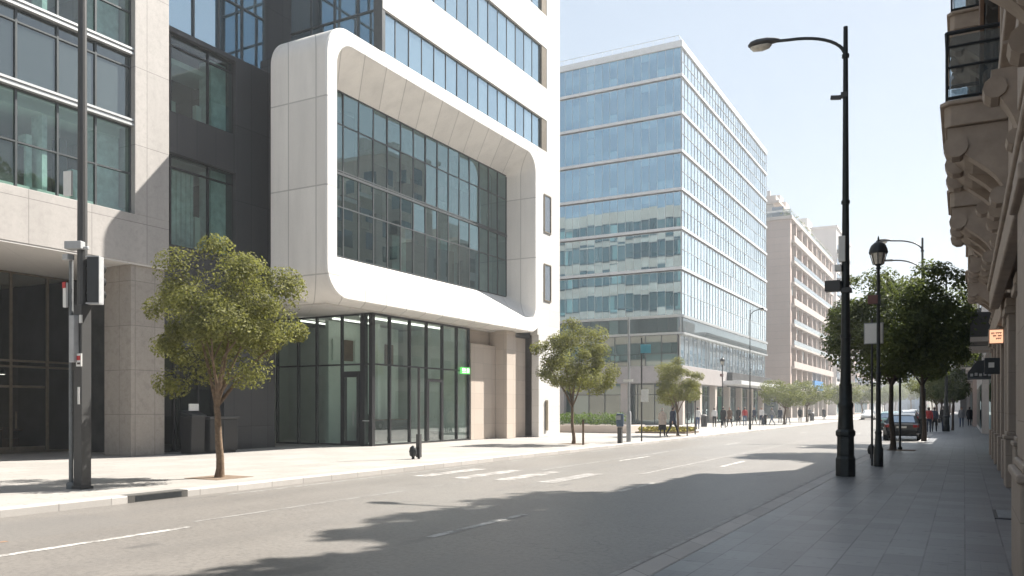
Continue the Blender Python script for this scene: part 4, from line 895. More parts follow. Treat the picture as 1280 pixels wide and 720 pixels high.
for (X,Y,s,l) in((-2.3,88,(1.15,1.15,1.1),'pale green tree behind the dark crowns, right kerb'),(-2.4,108,(1.3,1.3,1.2),'pale green tree beyond the teal car, right kerb'),(-2.4,135,(1.5,1.5,1.3),'pale green tree beyond the white car, right kerb'),(-2.4,170,(1.7,1.7,1.5),'pale green tree far down the right kerb'),(-2.4,215,(1.9,1.9,1.7),'pale green tree farthest down the right kerb'),
   (-9,300,(2.2,2.2,2.4),'tall pale green tree at the street end, nearest the middle'),(-14.5,285,(2.2,2.2,2.2),'tall pale green tree at the street end, left of the middle'),(-4,318,(2.3,2.3,2.5),'tall pale green tree at the street end, right of the middle'),(-18,270,(2,2,1.9),'broad pale green tree before the low blue panelled block')):
    dup(t4,(X,Y,0),Y*.7,l,s,GR if Y<250 else 'tall trees at the street end')
# tree pits
b=MB()
for o in(t1,t2,t3): 
    X,Y=o.location.x,o.location.y; b.box(X-.55,X+.55,Y-.55,Y+.55,-.05,.008)
for X,Y in((-2.15,35.6),): b.box(X-.5,X+.5,Y-.5,Y+.5,-.05,.008)
struct(b,'tree_pit_soil',M['soil'])

# ------------------------------------------------------------------ lamps
def street_lamp(label,loc,dirx=-1,group=None,h=10.9,acc=True):
    t=thing('street_lamp',label,'street lamp',(0,0,0),group)
    b=MB(); b.lathe((0,0,0),[(.235,0),(.235,.42),(.215,.46),(.205,.50),(.20,.95),(.235,1.0),(.235,1.08),(.20,1.13)],8)
    b.box(-.10,.10,-.222,-.19,.5,.9); b.build('base',M['ironG'],t,bevel=.012)
    b=MB(); b.lathe((0,0,1.13),[(.185,0),(.17,.25),(.165,.5),(.18,.56),(.18,.62),(.15,.66),(.145,1.1)],14); b.build('plinth',M['ironG'],t,smooth=40)
    b=MB(); b.tube([(0,0,2.2),(0,0,3.4),(0,0,6.5),(0,0,h)],[.125,.105,.078,.052],14)
    for z,r in((3.35,.125),(6.6,.1),(h-.75,.085)): b.lathe((0,0,z),[(r,0),(r,.08)],14)
    b.build('shaft',M['ironG'],t,smooth=40)
    s=dirx; P=[(0,0,h-.75)]
    for k in range(1,13):
        a=k/12; P.append((s*(1.55*(1-math.cos(R(88*a)))**.95),0,h-.75+.72*math.sin(R(90*a))**.9))
    P[-1]=(s*1.62,0,h+.0)
    b=MB(); b.tube(P,[.045]*3+[.04]*(len(P)-3),8); b.build('arm',M['ironG'],t,smooth=60)
    b=MB(); b.loft([[(s*x,w*math.cos(R(a)),h+zc+hh*math.sin(R(a))*(1.0 if math.sin(R(a))>0 else .45)) for a in range(0,360,30)] for x,w,hh,zc in((1.55,.05,.05,.0),(1.66,.10,.08,.01),(1.85,.15,.11,.02),(2.1,.16,.12,.02),(2.25,.13,.10,.01),(2.32,.06,.05,.0))],0,True,True)
    hd=b.build('lamp_head',M['steelG'],t,smooth=50)
    b=MB(); b.loft([[(s*x,w*math.cos(R(a)),h-.05+hh*math.sin(R(a))) for a in range(180,361,30)] for x,w,hh in((1.74,.02,.02),(1.82,.12,.09),(2.0,.14,.12),(2.2,.11,.10),(2.28,.02,.02))],0,True,True); b.build('lens',M['lens'],hd,smooth=60)
    if acc:
        b=MB(); b.tube([(0,0,9.25),(-.2,0,9.25)],.02,6); b.obox((-.22,0,9.22),(.24,.08,.09),(0,.15,0)); b.obox((-.03,0,9.25),(.14,.14,.12)); b.build('camera_bracket',M['steelG'],t)
        b=MB(); b.obox((-.07,-.05,5.5),(.16,.2,.62)); b.obox((-.16,-.05,5.05),(.16,.16,.16)); b.build('white_box',M['offw'],t,bevel=.015)
        b=MB(); b.obox((-.28,-.03,4.62),(.36,.26,.26)); b.tube([(0,0,4.7),(-.2,0,4.7)],.03,6); b.obox((.02,-.02,4.5),(.24,.2,.12)); b.build('sensor_box',M['steelG'],t,bevel=.02)
    t.location=loc; OFF[t.name]=tuple(loc); return t
x,y=gp(1057,595)
L0=street_lamp('tall dark iron street lamp with curved arm, nearest on the right kerb',(x,y,0),-1,'tall curved street lamps')
L1=street_lamp('tall slim street lamp rising behind the dark trees, right pavement',(-1.98,50,0),-1,'tall curved street lamps',acc=False)
L2=dup(L1,(-14.35,64,0),math.pi,'slim street lamp standing before the glass tower, left kerb',(.45,.45,.84))
b=MB(); P=[(0,0,9.0)]+[(-1.5*(1-math.cos(R(7.5*k)))**.95,0,9.0+.8*math.sin(R(7.5*k))) for k in range(1,13)]; b.tube(P,.04,8); ar=b.build('lower_arm',M['ironG'],None); ar.parent=L1; OFF[ar.name]=(0,0,0)
b=MB(); b.obox((-1.75,0,9.82),(.6,.2,.1),(0,.05,0)); hd=b.build('lamp_head',M['steelG'],None,bevel=.03); hd.parent=L1
dup(L1,(-1.1,66,0),0,'tall slim street lamp above the ball shaped tree, far right pavement')

def lantern(label,loc,h=6.35,group=None):
    t=thing('lantern_post',label,'street lamp',(0,0,0),group)
    b=MB(); b.lathe((0,0,0),[(.13,0),(.13,.5),(.10,.56),(.085,.9),(.10,.96),(.07,1.02),(.06,2.6),(.075,2.64),(.05,2.7),(.042,h-.8),(.07,h-.76),(.05,h-.7),(.11,h-.64)],14); b.build('post',M['ironG'],t,smooth=35)
    b=MB(); b.lathe((0,0,h-.64),[(.13,0),(.20,.30)],16); b.build('globe',M['lens'],t,smooth=60)
    b=MB()
    for k in range(8):
        a=R(45*k); b.tube([(.135*math.cos(a),.135*math.sin(a),h-.65),(.235*math.cos(a),.235*math.sin(a),h-.30)],.012,5)
    b.lathe((0,0,h-.34),[(.245,0),(.255,.05),(.245,.08),(.235,.14),(.19,.24),(.11,.31),(.04,.345),(.02,.40),(.028,.43),(.008,.50)],18); b.build('cap',M['ironG'],t,smooth=40)
    t.location=loc; OFF[t.name]=tuple(loc); return t
x,y=gp(1098,583); 
N0=lantern('classic iron lantern post with domed cap, before the dark trees on the right',(x,y,0))
b=MB(); b.obox((-.14,-.02,4.72),(.26,.14,.24),m=0); b.obox((0,0,4.72),(.12,.12,.3),m=1); b.tube([(0,0,4.6),(-.12,0,4.6)],.02,6,1); q_=b.build('junction_box',[M['redbr'],M['ironG']],None,bevel=.01); q_.parent=N0
x,y=gp(903,532); dup(N0,(x,y,0),1.0,'small classic lantern post before the glass tower canopy')
# sign post beside it
x,y=gp(1090,582); s=thing('sign_post','square white sign on a thin dark post, beside the classic lantern','sign',(x,y,0))
b=MB(); b.tube([(x,y,0),(x,y,4.2)],.03,8); b.build('post',M['rail'],s,smooth=40)
b=MB(); b.obox((x+.05,y-.06,3.78),(.52,.03,.60),(0,0,-.1)); b.build('panel',M['lgrey'],s,bevel=.01)
b=MB(); b.obox((x+.05,y-.08,3.78),(.47,.012,.55),(0,0,-.1)); b.build('face',M['offw'],s)
for (px,py,h,l) in((1114,563,0,''),(1125,562,2.9,'thin dark post between the two dark trunks, right pavement'),(1156,550,2.6,'dark post at the edge of the pavement beside the parked car')):
    if not h: continue
    x,y=gp(px,py); s=thing('post',l,'post',(x,y,0)); b=MB(); b.tube([(x,y,0),(x,y,h)],.045,8); b.build('shaft',M['rail'],s,smooth=40); b=MB(); b.lathe((x,y,0),[(.09,0),(.09,.08),(.05,.12)],10); b.lathe((x,y,h),[(.055,0),(.06,.04),(.02,.09)],10); b.build('collar',M['ironG'],s)
x,y=gp(1089,573); b=MB(); b.lathe((x,y,0),[(.04,0),(.04,.12),(.10,.16),(.12,.28),(.09,.40),(.04,.46),(.01,.48)],12); tag(b.build('bollard',M['rail'],None,smooth=50),'short black bollard with bulbous top at the kerb by the lantern post','bollard')

# left signal mast
x,y=gp(103,611); s=thing('signal_mast','grey steel mast with back turned traffic light and cabinets, left kerb foreground','traffic light',(x,y,0))
b=MB(); b.box(x-.13,x+.13,y-.11,y+.11,0,3.75); b.tube([(x,y,3.6),(x,y,11.6)],[.10,.075],12); b.box(x-.16,x+.16,y-.14,y+.14,0,.06); b.build('mast',M['steelG'],s,bevel=.012)
b=MB(); b.tube([(x,y,10.2),(x+.4,y+.25,10.7),(x+1.3,y+.8,11.1)],.035,8); b.build('arm',M['steelG'],s,smooth=60)
p2=(x-.22,y-.10)
b=MB(); b.tube([(p2[0],p2[1],0),(p2[0],p2[1],4.75)],.042,10); b.lathe((p2[0],p2[1],0),[(.09,0),(.09,.1),(.06,.14)],10); b.build('side_pole',cloth('dull_zinc',(.17,.18,.185)),s,smooth=40)
b=MB(); b.obox((x-.06,y-.1,4.95),(.36,.24,.16),(0,0,.4)); b.tube([(x-.2,y-.12,4.9),(x+.2,y+.0,4.9)],.04,8); b.obox((x-.22,y-.16,4.72),(.18,.16,.12)); b.build('clamp',M['lgrey'],s,bevel=.02)
hx,hy=x+.25,y+.10
b=MB(); b.obox((hx,hy,4.25),(.24,.17,.92),(0,0,.5)); b.tube([(x,y,4.5),(hx,hy,4.5)],.03,6); b.tube([(x,y,4.0),(hx,hy,4.0)],.03,6)
hd=b.build('signal_head',M['black'],s,bevel=.04)
b=MB()
for z in(4.52,4.25,3.98):
    d=Vector((-math.sin(.5),math.cos(.5),0)); c=Vector((hx,hy,z))+d*.1
    b.tube([c,c+d*.16],.115,12)
b.build('visor',M['black'],hd,smooth=50)
b=MB(); 
for z in(4.725,3.775): b.obox((hx,hy,z),(.27,.20,.025),(0,0,.5))
e=Vector((math.cos(.5),math.sin(.5),0))*.132
b.obox(Vector((hx,hy,4.25))+e,(.015,.19,.94),(0,0,.5)); b.build('trim',M['lgrey'],hd)
b=MB(); b.obox((x-.02,y-.17,3.05),(.16,.12,.95)); b.build('cabinet',M['lgrey'],s,bevel=.015)
for p_,s_,r_ in(((x-.21,y-.17,6.22),(.2,.05,.5),.2),((x-.25,y-.2,3.95),(.10,.05,.5),0),((x+.08,y-.13,1.9),(.06,.02,.35),0),((x+.14,y-.13,3.45),(.07,.03,.16),0)): b=MB(); b.obox(p_,s_,(0,0,r_)); b.build('white_plate',M['offw'],s)
b=MB(); b.obox((x-.25,y-.23,4.15),(.10,.02,.12),m=0); b.obox((x+.12,y-.15,2.62),(.17,.02,.26),m=1); b.obox((x+.12,y-.163,2.66),(.11,.006,.09),m=0); b.obox((x+.12,y-.163,2.55),(.09,.006,.04),m=2); b.build('sticker',[M['red'],M['offw'],M['ink']],s)

# thin post at the middle of the left kerb
x,y=gp(517,574); s=thing('post','thin dark post with a rounded foot housing, on the pavement before the glass entrance','post',(x,y,0))
b=MB(); b.tube([(x+.03,y+.25,0),(x+.03,y+.25,2.95)],.045,8); b.box(x-.04,x+.10,y+.19,y+.31,.05,.8); b.build('shaft',M['steelG'],s,smooth=40)
b=MB(); b.lathe((x-.02,y,0),[(.05,0),(.05,.08),(.11,.12),(.13,.26),(.10,.38),(.03,.44)],12); b.build('foot_housing',M['ironG'],s,smooth=50)
# poles and signs further along the left pavement
x,y=gp(786,552); s=thing('post','tall pale grey pole beside the planted bed, left pavement','post',(x,y,0))
b=MB(); b.tube([(x,y,0),(x,y,6.1)],[.07,.05],10); b.lathe((x,y,0),[(.12,0),(.12,1.4),(.08,1.5)],10); b.build('shaft',M['lgrey'],s,smooth=40); b=MB(); b.obox((x-.0,y-.08,3.0),(.5,.03,.12)); b.build('plate',M['offw'],s)
x,y=gp(802,552); s=thing('sign_post','teal sign high on a thin post, left pavement before the glass tower','sign',(x,y,0))
b=MB(); b.tube([(x,y,0),(x,y,5.1)],.04,8); b.build('post',M['steelG'],s,smooth=40)
b=MB(); b.obox((x+.22,y-.03,4.55),(.5,.04,.42),(0,0,.4)); b.build('panel',M['teal'],s,bevel=.01)
b=MB(); b.obox((x+.18,y-.06,2.25),(.36,.03,.6),(0,0,.4)); b.build('notice',M['offw'],s,bevel=.01)
x,y=gp(775,554); s=thing('parking_meter','blue grey parking meter with wide head on a post, left pavement','parking meter',(x,y,0))
b=MB(); b.box(x-.1,x+.1,y-.09,y+.09,0,.75); b.build('post',M['steelG'],s,bevel=.01); b=MB(); b.obox((x,y,1.08),(.34,.22,.62),(0,0,.4)); b.build('head',cloth('meter_blue',(.10,.14,.19)),s,bevel=.06); b=MB(); b.obox((x-.03,y-.14,1.2),(.22,.02,.2),(0,0,.4)); b.build('screen',M['lgrey'],s)
x,y=gp(729,556); s=thing('tree_stake','brown wooden stake standing beside the young tree at the white corner','stake',(x,y,0)); b=MB(); b.tube([(x,y,0),(x,y,1.15)],.05,7); b.build('shaft',M['trunk'],s); b=MB(); b.lathe((x,y,1.05),[(.055,0),(.055,.05)],8); b.build('band',M['ironG'],s)
for i,(px,py,l) in enumerate(((859,545,'thin dark stake right of the young tree by the walkers'),(869,543,'thin dark stake farther right of the young tree by the walkers'))):
    x,y=gp(px,py); s=thing('tree_stake',l,'stake',(x,y,0)); b=MB(); b.tube([(x,y,0),(x,y,2.1)],.04,7); b.build('shaft',M['steelG'],s); b=MB(); b.lathe((x,y,2.0),[(.05,0),(.05,.1)],8); b.build('band',M['ironG'],s)
# planted bed with clipped hedge at the corner plaza
X0,X1,Y0_,Y1_=-26.5,-19.2,50.5,54.0
s=thing('planter_bed','low pale stone planting bed at the corner, filled with shrubs and yellow bedding','planter',((X0+X1)/2,52,0))
b=MB(); b.box(X0,X1,Y0_,Y0_+.3,0,.5); b.box(X0,X1,Y1_-.3,Y1_,0,.5); b.box(X0,X0+.3,Y0_+.3,Y1_-.3,0,.5); b.box(X1-.3,X1,Y0_+.3,Y1_-.3,0,.5); b.build('kerb',M['tanslab'],s,bevel=.03)
b=MB(); b.box(X0+.3,X1-.3,Y0_+.3,Y1_-.3,.3,.42); b.build('soil',M['soil'],s)
b=MB()
for k in range(26): leaf_blob(b,(X0+.9+k*.22,Y0_+1.0+.5*(k%3),.85+.12*(k%2)),(.5,.55,.42),120,.12,300+k,.4)
tag(b.build('hedge',M['hedge'],None,fix=False),'clipped bright green hedge growing in the pale stone bed by the corner','hedge')
s2=MB(); s2.box(-19.0,-15.6,51.5,54.5,0,.10,1)
q=random.Random(8)
for k in range(1500):
    p=Vector((q.uniform(-18.9,-15.7),q.uniform(51.6,54.4),.1+q.uniform(0,.28))); a=Vector((q.gauss(0,1),q.gauss(0,1),q.gauss(0,1))).normalized(); e=a.orthogonal().normalized()*.06; a=a*.1
    s2.add([p-a,p+e,p+a,p-e],[(0,1,2,3)],0)
tag(s2.build('flower_bed',[M['flower'],M['soil']],None,fix=False),'low bed of yellow flowers beside the pale stone planter','flower bed')
# bins beside the charcoal block
X=-24.35
s=thing('litter_bin','black waste cabinet with a flat lid, before the charcoal block','bin',(X,20.6,0))
b=MB(); b.box(X-.45,X+.3,21.0,22.3,.05,1.25); b.build('body',M['bin'],s,bevel=.03); b=MB(); b.box(X-.5,X+.36,20.95,22.35,1.25,1.33); b.build('lid',M['steelG'],s,bevel=.02); b=MB(); b.box(X-.4,X+.25,21.05,22.25,0,.05); b.build('plinth',M['rail'],s); b=MB(); b.box(X+.302,X+.315,21.62,21.66,.1,1.2); b.box(X+.302,X+.33,21.5,21.56,.6,.8); b.build('door_seam',M['rail'],s)
s=thing('litter_bin','narrow black waste bin with raised flap, beside the wide cabinet','bin',(X,20.3,0))
b=MB(); b.prism([(X-.3,0.02),(X+.25,0.02),(X+.3,1.35),(X-.35,1.35)],'y',20.2,20.8); b.build('body',M['bin'],s,bevel=.03); b=MB(); b.obox((X,20.5,1.45),(.7,.64,.08),(0,.25,0)); b.build('lid',M['rail'],s,bevel=.02); b=MB(); b.box(X+.0,X+.06,20.3,20.7,1.55,1.8); b.build('flap',M['offw'],s)

# ------------------------------------------------------------------ cars
def car(label,loc,paint,rz=0,scale=1,kind='hatch',group=None):
    """nose towards +y"""
    t=thing('parked_car',label,'car',(0,0,0),group)
    st=[(-2.08,.38,.62,.55,.70),(-2.12,.36,.86,.78,.80),(-2.0,.30,.93,.90,.86),(-1.5,.24,.95,.94,.89),(-.6,.22,.94,.95,.90),(.5,.22,.93,.95,.90),(1.1,.22,.90,.94,.88),(1.7,.28,.80,.90,.84),(2.05,.36,.68,.80,.72),(2.14,.40,.58,.60,.55)]
    if kind=='van': zb=1.05
    L=[]
    for y,z0,z1,w,wt in st:
        L.append([(-w*.92,y,z0),(-w,y,z0+.12),(-w,y,(z0+z1)/2+.05),(-wt,y,z1),(-wt*.5,y,z1+.03),(wt*.5,y,z1+.03),(wt,y,z1),(w,y,(z0+z1)/2+.05),(w,y,z0+.12),(w*.92,y,z0)])
    b=MB(); b.loft(L,0,True,True); b.build('body',paint,t,smooth=35)
    cb=[(-1.98,.93,.94,.80,.78),(-1.66,.93,1.36,.82,.64),(-1.2,.93,1.46,.84,.62),(-.3,.93,1.49,.85,.62),(.35,.92,1.42,.85,.60),(1.18,.88,.90,.84,.76)]
    L=[[(-w,y,z0),(-wt,y,z1),(-wt*.6,y,z1+.03),(wt*.6,y,z1+.03),(wt,y,z1),(w,y,z0)] for y,z0,z1,w,wt in cb]
    b=MB(); b.loft(L,0,True,True); b.build('cabin',paint,t,smooth=35)
    g=MB()
    g.add([(-.66,-2.0,1.0),(.66,-2.0,1.0),(.56,-1.72,1.34),(-.56,-1.72,1.34)],[(0,1,2,3)])
    w=g.build('rear_window',M['carglass'],t)
    g=MB(); g.add([(-.70,1.10,.97),(.70,1.10,.97),(.54,.42,1.40),(-.54,.42,1.40)],[(3,2,1,0)]); g.build('windscreen',M['carglass'],t)
    for s in(-1,1):
        g=MB(); g.add([(s*.862,-1.5,.98),(s*.866,.85,.97),(s*.66,.28,1.39),(s*.66,-1.25,1.40)],[(0,1,2,3)]); g.build('side_window',M['carglass'],t)
        for y in(-1.28,1.32):
            g=MB(); g.tube([(s*.72,y,.32),(s*.96,y,.32)],.32,18); ty=g.build('tyre',M['tyre'],t,smooth=40); g=MB(); g.tube([(s*.955,y,.32),(s*.972,y,.32)],.2,14); g.build('rim',M['rim'],ty,smooth=40)
        g=MB(); g.obox((s*.70,-2.07,.80),(.3,.12,.16),(0,0,s*.25)); g.build('tail_light',M['tail'],t,bevel=.03)
        g=MB(); g.obox((s*.62,2.03,.66),(.34,.12,.13),(0,0,-s*.3)); g.build('headlight',M['head'],t,bevel=.03)
        g=MB(); g.obox((s*.98,.62,1.0),(.2,.12,.13)); g.build('wing_mirror',paint,t,bevel=.03)
    g=MB(); g.obox((0,-2.16,.46),(1.5,.14,.22)); g.build('bumper',M['tyre'],t,bevel=.04)
    g=MB(); g.obox((0,-2.14,.74),(.5,.03,.11)); g.build('number_plate',M['offw'],t)
    t.location=loc; t.rotation_euler=(0,0,rz); t.scale=(scale,)*3; return t
CG='cars along the street'
car('dark parked car seen from behind, standing at the right kerb by the trees',(-2.98,51.6,ZR),M['car'],0.0,1.0,group=CG)
car('teal car standing beyond the dark parked car, right lane',(-5.2,74,ZR),M['carteal'],0,1,group=CG)
car('white car far along the right lane, seen from behind',(-5.4,104,ZR),M['carwhite'],0,1,group=CG)
car('dark car far along the middle lane',(-8.6,150,ZR),M['car'],0,1,group=CG)
car('white car parked far along the left kerb',(-12.6,135,ZR),M['carwhite'],math.pi,1,group=CG)

car('silver car far along the middle lane, beyond the white one',(-6.6,122,ZR),M['rim'],0,1,group=CG)
car('red car parked far along the right kerb',(-3.9,112,ZR),cloth('red_car_paint',(.3,.03,.03)),0,1,group=CG)
car('white car farthest along the middle lane',(-9.2,190,ZR),M['carwhite'],0,1,group=CG)
# ------------------------------------------------------------------ people
def person(label,loc,rz,top,bot,hair='hairD',stride=.25,arm=.25,coat=0,h=1.72,skirt=False,group=None,bag=False):
    t=thing('person',label,'person',(0,0,0),group)
    s=stride
    V={'pel':(0,0,.95,.135),'wa':(0,0,1.08,.125),'ch':(0,.01,1.27,.15),'sh':(0,0,1.41,.10),'nk':(0,.01,1.49,.055),'hd':(0,.025,1.58,.075)}
    E=[('pel','wa'),('wa','ch'),('ch','sh'),('sh','nk'),('nk','hd')]
    for i,sd in enumerate((-1,1)):
        f=s*sd; k='lr'[i]
        V['hp'+k]=(sd*.09,0,.88,.10); V['kn'+k]=(sd*.095,f*.55+.04,.50,.062); 
        back=f<0
        V['an'+k]=(sd*.09,f*1.25-(.06 if back else 0),.12 if back else .085,.042); V['to'+k]=(sd*.10,f*1.25+.15-(.05 if back else 0),.035 if not back else .03,.034)
        E+=[('pel','hp'+k),('hp'+k,'kn'+k),('kn'+k,'an'+k),('an'+k,'to'+k)]
        g=-sd*arm
        V['so'+k]=(sd*.175,0,1.40,.062); V['el'+k]=(sd*.225,g*.35-.03,1.13,.045); V['wr'+k]=(sd*.225,g*.9+.05,.90,.032); V['pa'+k]=(sd*.222,g*1.02+.07,.835,.034)
        E+=[('sh','so'+k),('so'+k,'el'+k),('el'+k,'wr'+k),('wr'+k,'pa'+k)]
    names=list(V); me=bpy.data.meshes.new('skin_tmp'); me.from_pydata([V[n][:3] for n in names],[(names.index(a),names.index(c)) for a,c in E],[])
    o=bpy.data.objects.new('skin_tmp',me); COL.objects.link(o)
    o.modifiers.new('s','SKIN').use_smooth_shade=True; m=o.modifiers.new('u','SUBSURF'); m.levels=m.render_levels=1
    for i,n in enumerate(names):
        d=me.skin_vertices[0].data[i]; r=V[n][3]; d.radius=(r*(1.25 if n in('wa','ch','pel','sh') else 1),r*(.8 if n in('wa','ch','pel') else 1)); d.use_root=(n=='pel')
    dg=bpy.context.evaluated_depsgraph_get(); dg.update(); ev=o.evaluated_get(dg); nm=bpy.data.meshes.new_from_object(ev)
    mb=MB(); mb.v=[tuple(v.co) for v in nm.vertices]
    zc=.93-.3*(coat>0)
    for p in nm.polygons:
        c=p.center; mi=1
        armz=abs(c.x)>.165 and c.z>.78
        if c.z>1.475: mi=0
        elif armz: mi=0 if c.z<.885 else 1
        elif c.z<.10: mi=3
        elif c.z<.97: mi=2
        mb.f.append(list(p.vertices)); mb.m.append(mi)
    bpy.data.objects.remove(o); bpy.data.meshes.remove(nm)
    # head: shaped skull, nose, ears, eyes
    L=[]
    for k in range(11):
        a=R(-90+18*k); z=1.605+.118*math.sin(a); r=math.cos(a); ch=1-.18*max(0,-math.sin(a))
        L.append([(.074*r*ch*math.cos(R(u)),.02+.092*r*math.sin(R(u))*(1 if math.sin(R(u))<0 else .98),z) for u in range(0,360,30)])
    mb.loft(L,0,True,True); mb.add([(-.014,.108,1.585),(.014,.108,1.585),(0,.135,1.582),(0,.108,1.625)],[(0,1,2),(0,2,3),(1,3,2)],0)
    for sd in(-1,1):
        mb.obox((sd*.076,.012,1.60),(.014,.03,.05),(0,0,0),0); mb.obox((sd*.03,.103,1.615),(.022,.01,.01),(0,0,0),4)
        px,py,pz,_=V['pa'+('l' if sd<0 else 'r')]
        for j in range(4): 
            fx=px-.006*sd; fy=py-.028+.019*j; mb.tube([(fx,fy,pz),(fx-sd*.004,fy+.006,pz-.05),(fx-sd*.018,fy+.01,pz-.085+(.012 if j in(0,3) else 0))],[.010,.009,.007],5,0)
        mb.tube([(px-sd*.012,py+.03,pz+.02),(px-sd*.02,py+.05,pz-.015),(px-sd*.02,py+.05,pz-.04)],[.011,.010,.008],5,0)
    mb.box(-.022,.022,.104,.112,1.553,1.558,4)
    mats=[M['skin'],top,bot,M['sh'],M['hairD']]
    mb.build('body',mats,t,smooth=70)
    b=MB(); L=[]
    for k in range(8):
        a=R(-5+95*k/7-20); z=1.615+.125*math.sin(a); r=math.cos(a)
        L.append([(.083*r*math.cos(R(u)),.008+.097*r*math.sin(R(u))*(1 if math.sin(R(u))<0 else .80),z-(.04 if math.sin(R(u))<0 else -.02*(1-k/7))) for u in range(0,360,30)])
    b.loft(L,0,True,True); b.build('hair',M[hair],t,smooth=70)
    if coat:
        b=MB(); L=[[(w*math.cos(R(u)),.005+d*math.sin(R(u)),z) for u in range(0,360,24)] for z,w,d in((coat,.235,.19),(coat+.1,.225,.18),(1.0,.185,.15),(1.15,.175,.145),(1.3,.19,.155),(1.40,.16,.12),(1.455,.075,.07))]
        b.loft(L,0,False,True); b.build('coat',top,t,smooth=60)
    if skirt:
        b=MB(); L=[[(w*math.cos(R(u)),.005+d*math.sin(R(u)),z) for u in range(0,360,24)] for z,w,d in((.42,.25,.24),(.7,.21,.19),(1.0,.165,.14))]
        b.loft(L); b.build('skirt',bot,t,smooth=60)
    if bag:
        b=MB(); b.obox((.30,.02,.78),(.12,.32,.28)); b.tube([(.3,-.1,.92),(.24,0,1.42),(.3,.14,.92)],.01,5); tb=b.build('bag',M['bin'],None,bevel=.03); tb.parent=t
    k=h/1.72; t.scale=(k,k,k); t.location=(loc[0],loc[1],0); t.rotation_euler=(0,0,rz); return t
blk=cloth('black_cloth',(.018,.018,.02)); navy=cloth('navy_cloth',(.03,.04,.07)); beige=cloth('beige_coat',(.46,.39,.34)); red=cloth('red_cloth',(.38,.04,.04)); grey=cloth('grey_cloth',(.2,.2,.21)); white=cloth('white_cloth',(.6,.6,.6)); brn=cloth('brown_cloth',(.13,.085,.06)); den=cloth('denim',(.07,.10,.17))
PL='people on the left pavement'; PR='people on the right pavement'
person('white haired person in a beige coat and black skirt walking by the young tree',gp(828,546),.15,beige,blk,'hairG',.16,.2,.72,1.66,True,PL)
person('person in dark jacket striding beside the one in the beige coat',gp(841,546),-.5,navy,blk,'hairD',.30,.3,.78,1.74,False,PL)
person('person in white top and dark trousers, left of a pair before the tower shops',gp(893,534),.2,white,blk,'hairD',.15,.2,0,1.7,False,PL)
person('person in black coat, right of a pair before the tower shops',gp(904,535),0,blk,blk,'hairD',.2,.2,.6,1.75,False,PL)
person('person in long black coat before the green shop banner',gp(923,532),3.0,blk,navy,'hairD',.12,.15,.5,1.75,False,PL)
person('person in dark navy jacket under the tower canopy',gp(943,531),2.8,navy,blk,'hairD',.15,.2,.75,1.72,False,PL)
person('person in grey top crossing near the kerb under the pale trees',gp(965,531.5),1.2,grey,den,'hairD',.28,.3,0,1.68,False,PL)
person('person in black walking beyond the pale trees, far left pavement',gp(1000,528),.1,blk,blk,'hairD',.2,.2,.7,1.75,False,PL)
person('person in red jacket walking away by the parked car',gp(1161,541),.05,red,navy,'hairD',.2,.25,0,1.7,False,PR)
person('person in navy jacket with shoulder bag, beside the one in red',gp(1168,540),-.1,navy,blk,'hairD',.18,.2,0,1.72,False,PR,True)
person('person all in black striding in the middle of the right pavement',gp(1180,539),.05,blk,navy,'hairD',.26,.3,.72,1.8,False,PR)
person('person in grey coat walking between the two in black, right pavement',gp(1202,534),3.1,grey,den,'hairD',.2,.2,.8,1.74,False,PR)
person('person in black coat walking near the shop fronts, right pavement',gp(1212,532.5),0,blk,blk,'hairD',.22,.2,.6,1.76,False,PR)
person('person in brown jacket farthest along the right pavement',gp(1219,528.5),.1,brn,navy,'hairD',.2,.2,0,1.74,False,PR)
person('dark dressed person standing behind the black framed glass door',(-23.55,29.2),3.0,blk,blk,'hairD',.05,.1,.5,1.7)
for (px,py,rz,tp,bt,hr,st,ct,sk,l) in((872,537,.3,white,den,'hairD',.22,0,False,'person in pale shirt and jeans just right of the young tree by the walkers'),
    (912,534,2.9,brn,blk,'hairD',.2,.7,False,'person in brown coat walking towards us before the tower columns'),(931,532.5,.2,red,den,'hairD',.22,0,False,'person in red top and jeans before the tower shops'),
    (952,532,3.0,white,navy,'hairG',.2,0,False,'grey haired person in white top under the tower canopy'),(975,529.5,.1,navy,navy,'hairD',.2,.7,False,'person in navy coat under the pale trees, left pavement'),
    (985,530.5,2.9,beige,den,'hairD',.2,.7,False,'person in beige coat under the pale trees, left pavement'),(1012,526.5,.1,grey,blk,'hairD',.2,0,False,'person in grey top beyond the pale trees, left pavement'),
    (1030,525,.1,blk,blk,'hairD',.2,.7,True,'person in black coat and skirt farthest along the left pavement')):
    person(l,gp(px,py),rz,tp,bt,hr,st,.22,ct,1.72,sk,PL)
# litter bins on the left pavement far off
for i,(px,py,l) in enumerate(((880,533.5,'dark waste bin before the tower column, left pavement'),(955,530.5,'dark waste bin under the tower canopy, left pavement'),(1015,526,'dark waste bin beyond the pale trees, left pavement'))):
    x,y=gp(px,py); s=thing('litter_bin',l,'bin',(x,y,0),'bins on the far left pavement'); b=MB(); b.lathe((x,y,0),[(.26,0),(.28,.9),(.30,.92)],12); b.build('body',M['bin'],s,smooth=40); b=MB(); b.lathe((x,y,.93),[(.30,0),(.30,.06),(.2,.14),(.05,.17)],12); b.build('lid',M['steelG'],s,smooth=40)
SKY_DUST,SKY_STR,SUN_E,EXPO,HAZE=.6,.11,5.0,1.5,.0011
SKY_K=1.75;SKY_S=1.4
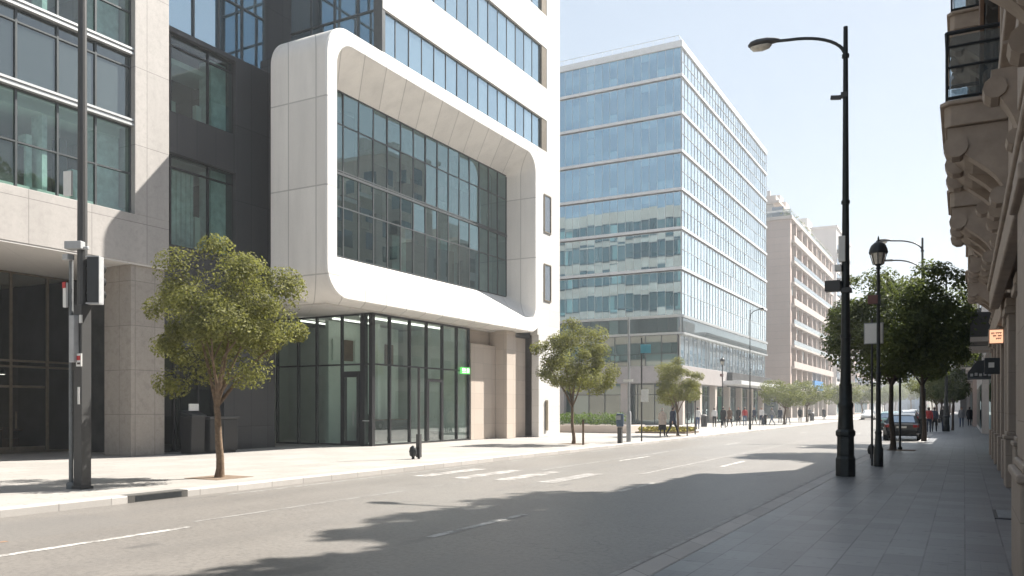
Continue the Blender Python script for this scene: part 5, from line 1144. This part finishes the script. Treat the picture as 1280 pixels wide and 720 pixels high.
# ------------------------------------------------------------------ light, sky, camera
SUNX,SUNY,SUNZ=1.,1.8,2.2
el=math.atan2(SUNZ,math.hypot(SUNX,SUNY))
w=bpy.data.worlds.new('World'); SC.world=w; w.use_nodes=True; nt=w.node_tree; nt.nodes.clear()
sk=nt.nodes.new('ShaderNodeTexSky'); sk.sky_type='NISHITA'; sk.sun_disc=False; sk.sun_elevation=el; sk.sun_rotation=math.atan2(SUNX,SUNY)
sk.air_density=1.0; sk.dust_density=SKY_DUST; sk.ozone_density=1.0; sk.altitude=0
bg=nt.nodes.new('ShaderNodeBackground'); bg.inputs[1].default_value=SKY_STR; ow=nt.nodes.new('ShaderNodeOutputWorld')
gm=nt.nodes.new('ShaderNodeGamma'); gm.inputs[1].default_value=.28; nt.links.new(sk.outputs[0],gm.inputs[0])
hs=nt.nodes.new('ShaderNodeHueSaturation'); hs.inputs['Saturation'].default_value=SKY_S; nt.links.new(gm.outputs[0],hs.inputs['Color'])
ml=nt.nodes.new('ShaderNodeVectorMath'); ml.operation='SCALE'; ml.inputs[3].default_value=SKY_K; nt.links.new(hs.outputs[0],ml.inputs[0]); nt.links.new(ml.outputs[0],bg.inputs[0])
nt.links.new(bg.outputs[0],ow.inputs[0])
sl=bpy.data.lights.new('sun','SUN'); sl.energy=SUN_E; sl.angle=R(.5); sl.color=(1,.945,.86)
so=bpy.data.objects.new('sun',sl); COL.objects.link(so); so.rotation_euler=Vector((SUNX,SUNY,SUNZ)).to_track_quat('Z','Y').to_euler()
cd=bpy.data.cameras.new('camera'); co=bpy.data.objects.new('camera',cd); COL.objects.link(co); SC.camera=co
cd.sensor_width=36; cd.lens=36*F/1280; cd.shift_y=(HZ-360)/1280; cd.clip_end=3000; cd.clip_start=.05
co.location=(0,0,EYE); co.rotation_euler=(R(90),0,TH)
vs=SC.view_settings; vs.view_transform='Standard'; vs.look='None'; vs.exposure=EXPO; vs.gamma=1; vs.use_curve_mapping=False
SC.render.engine='CYCLES'; c=SC.cycles; c.max_bounces=8; c.transparent_max_bounces=12; c.diffuse_bounces=4; c.glossy_bounces=4; c.caustics_reflective=False; c.caustics_refractive=False
c.sample_clamp_indirect=6; c.use_denoising=True
if HAZE:
    b=MB(); b.box(-160,60,-40,470,-1.3,48); m,nt=new_mat('haze_air'); p=nt.nodes.new('ShaderNodeVolumePrincipled'); p.inputs['Color'].default_value=(.86,.91,.97,1); p.inputs['Density'].default_value=HAZE; p.inputs['Anisotropy'].default_value=.3
    o=nt.nodes.new('ShaderNodeOutputMaterial'); nt.links.new(p.outputs[0],o.inputs['Volume']); h=b.build('haze',m); h['kind']='stuff'
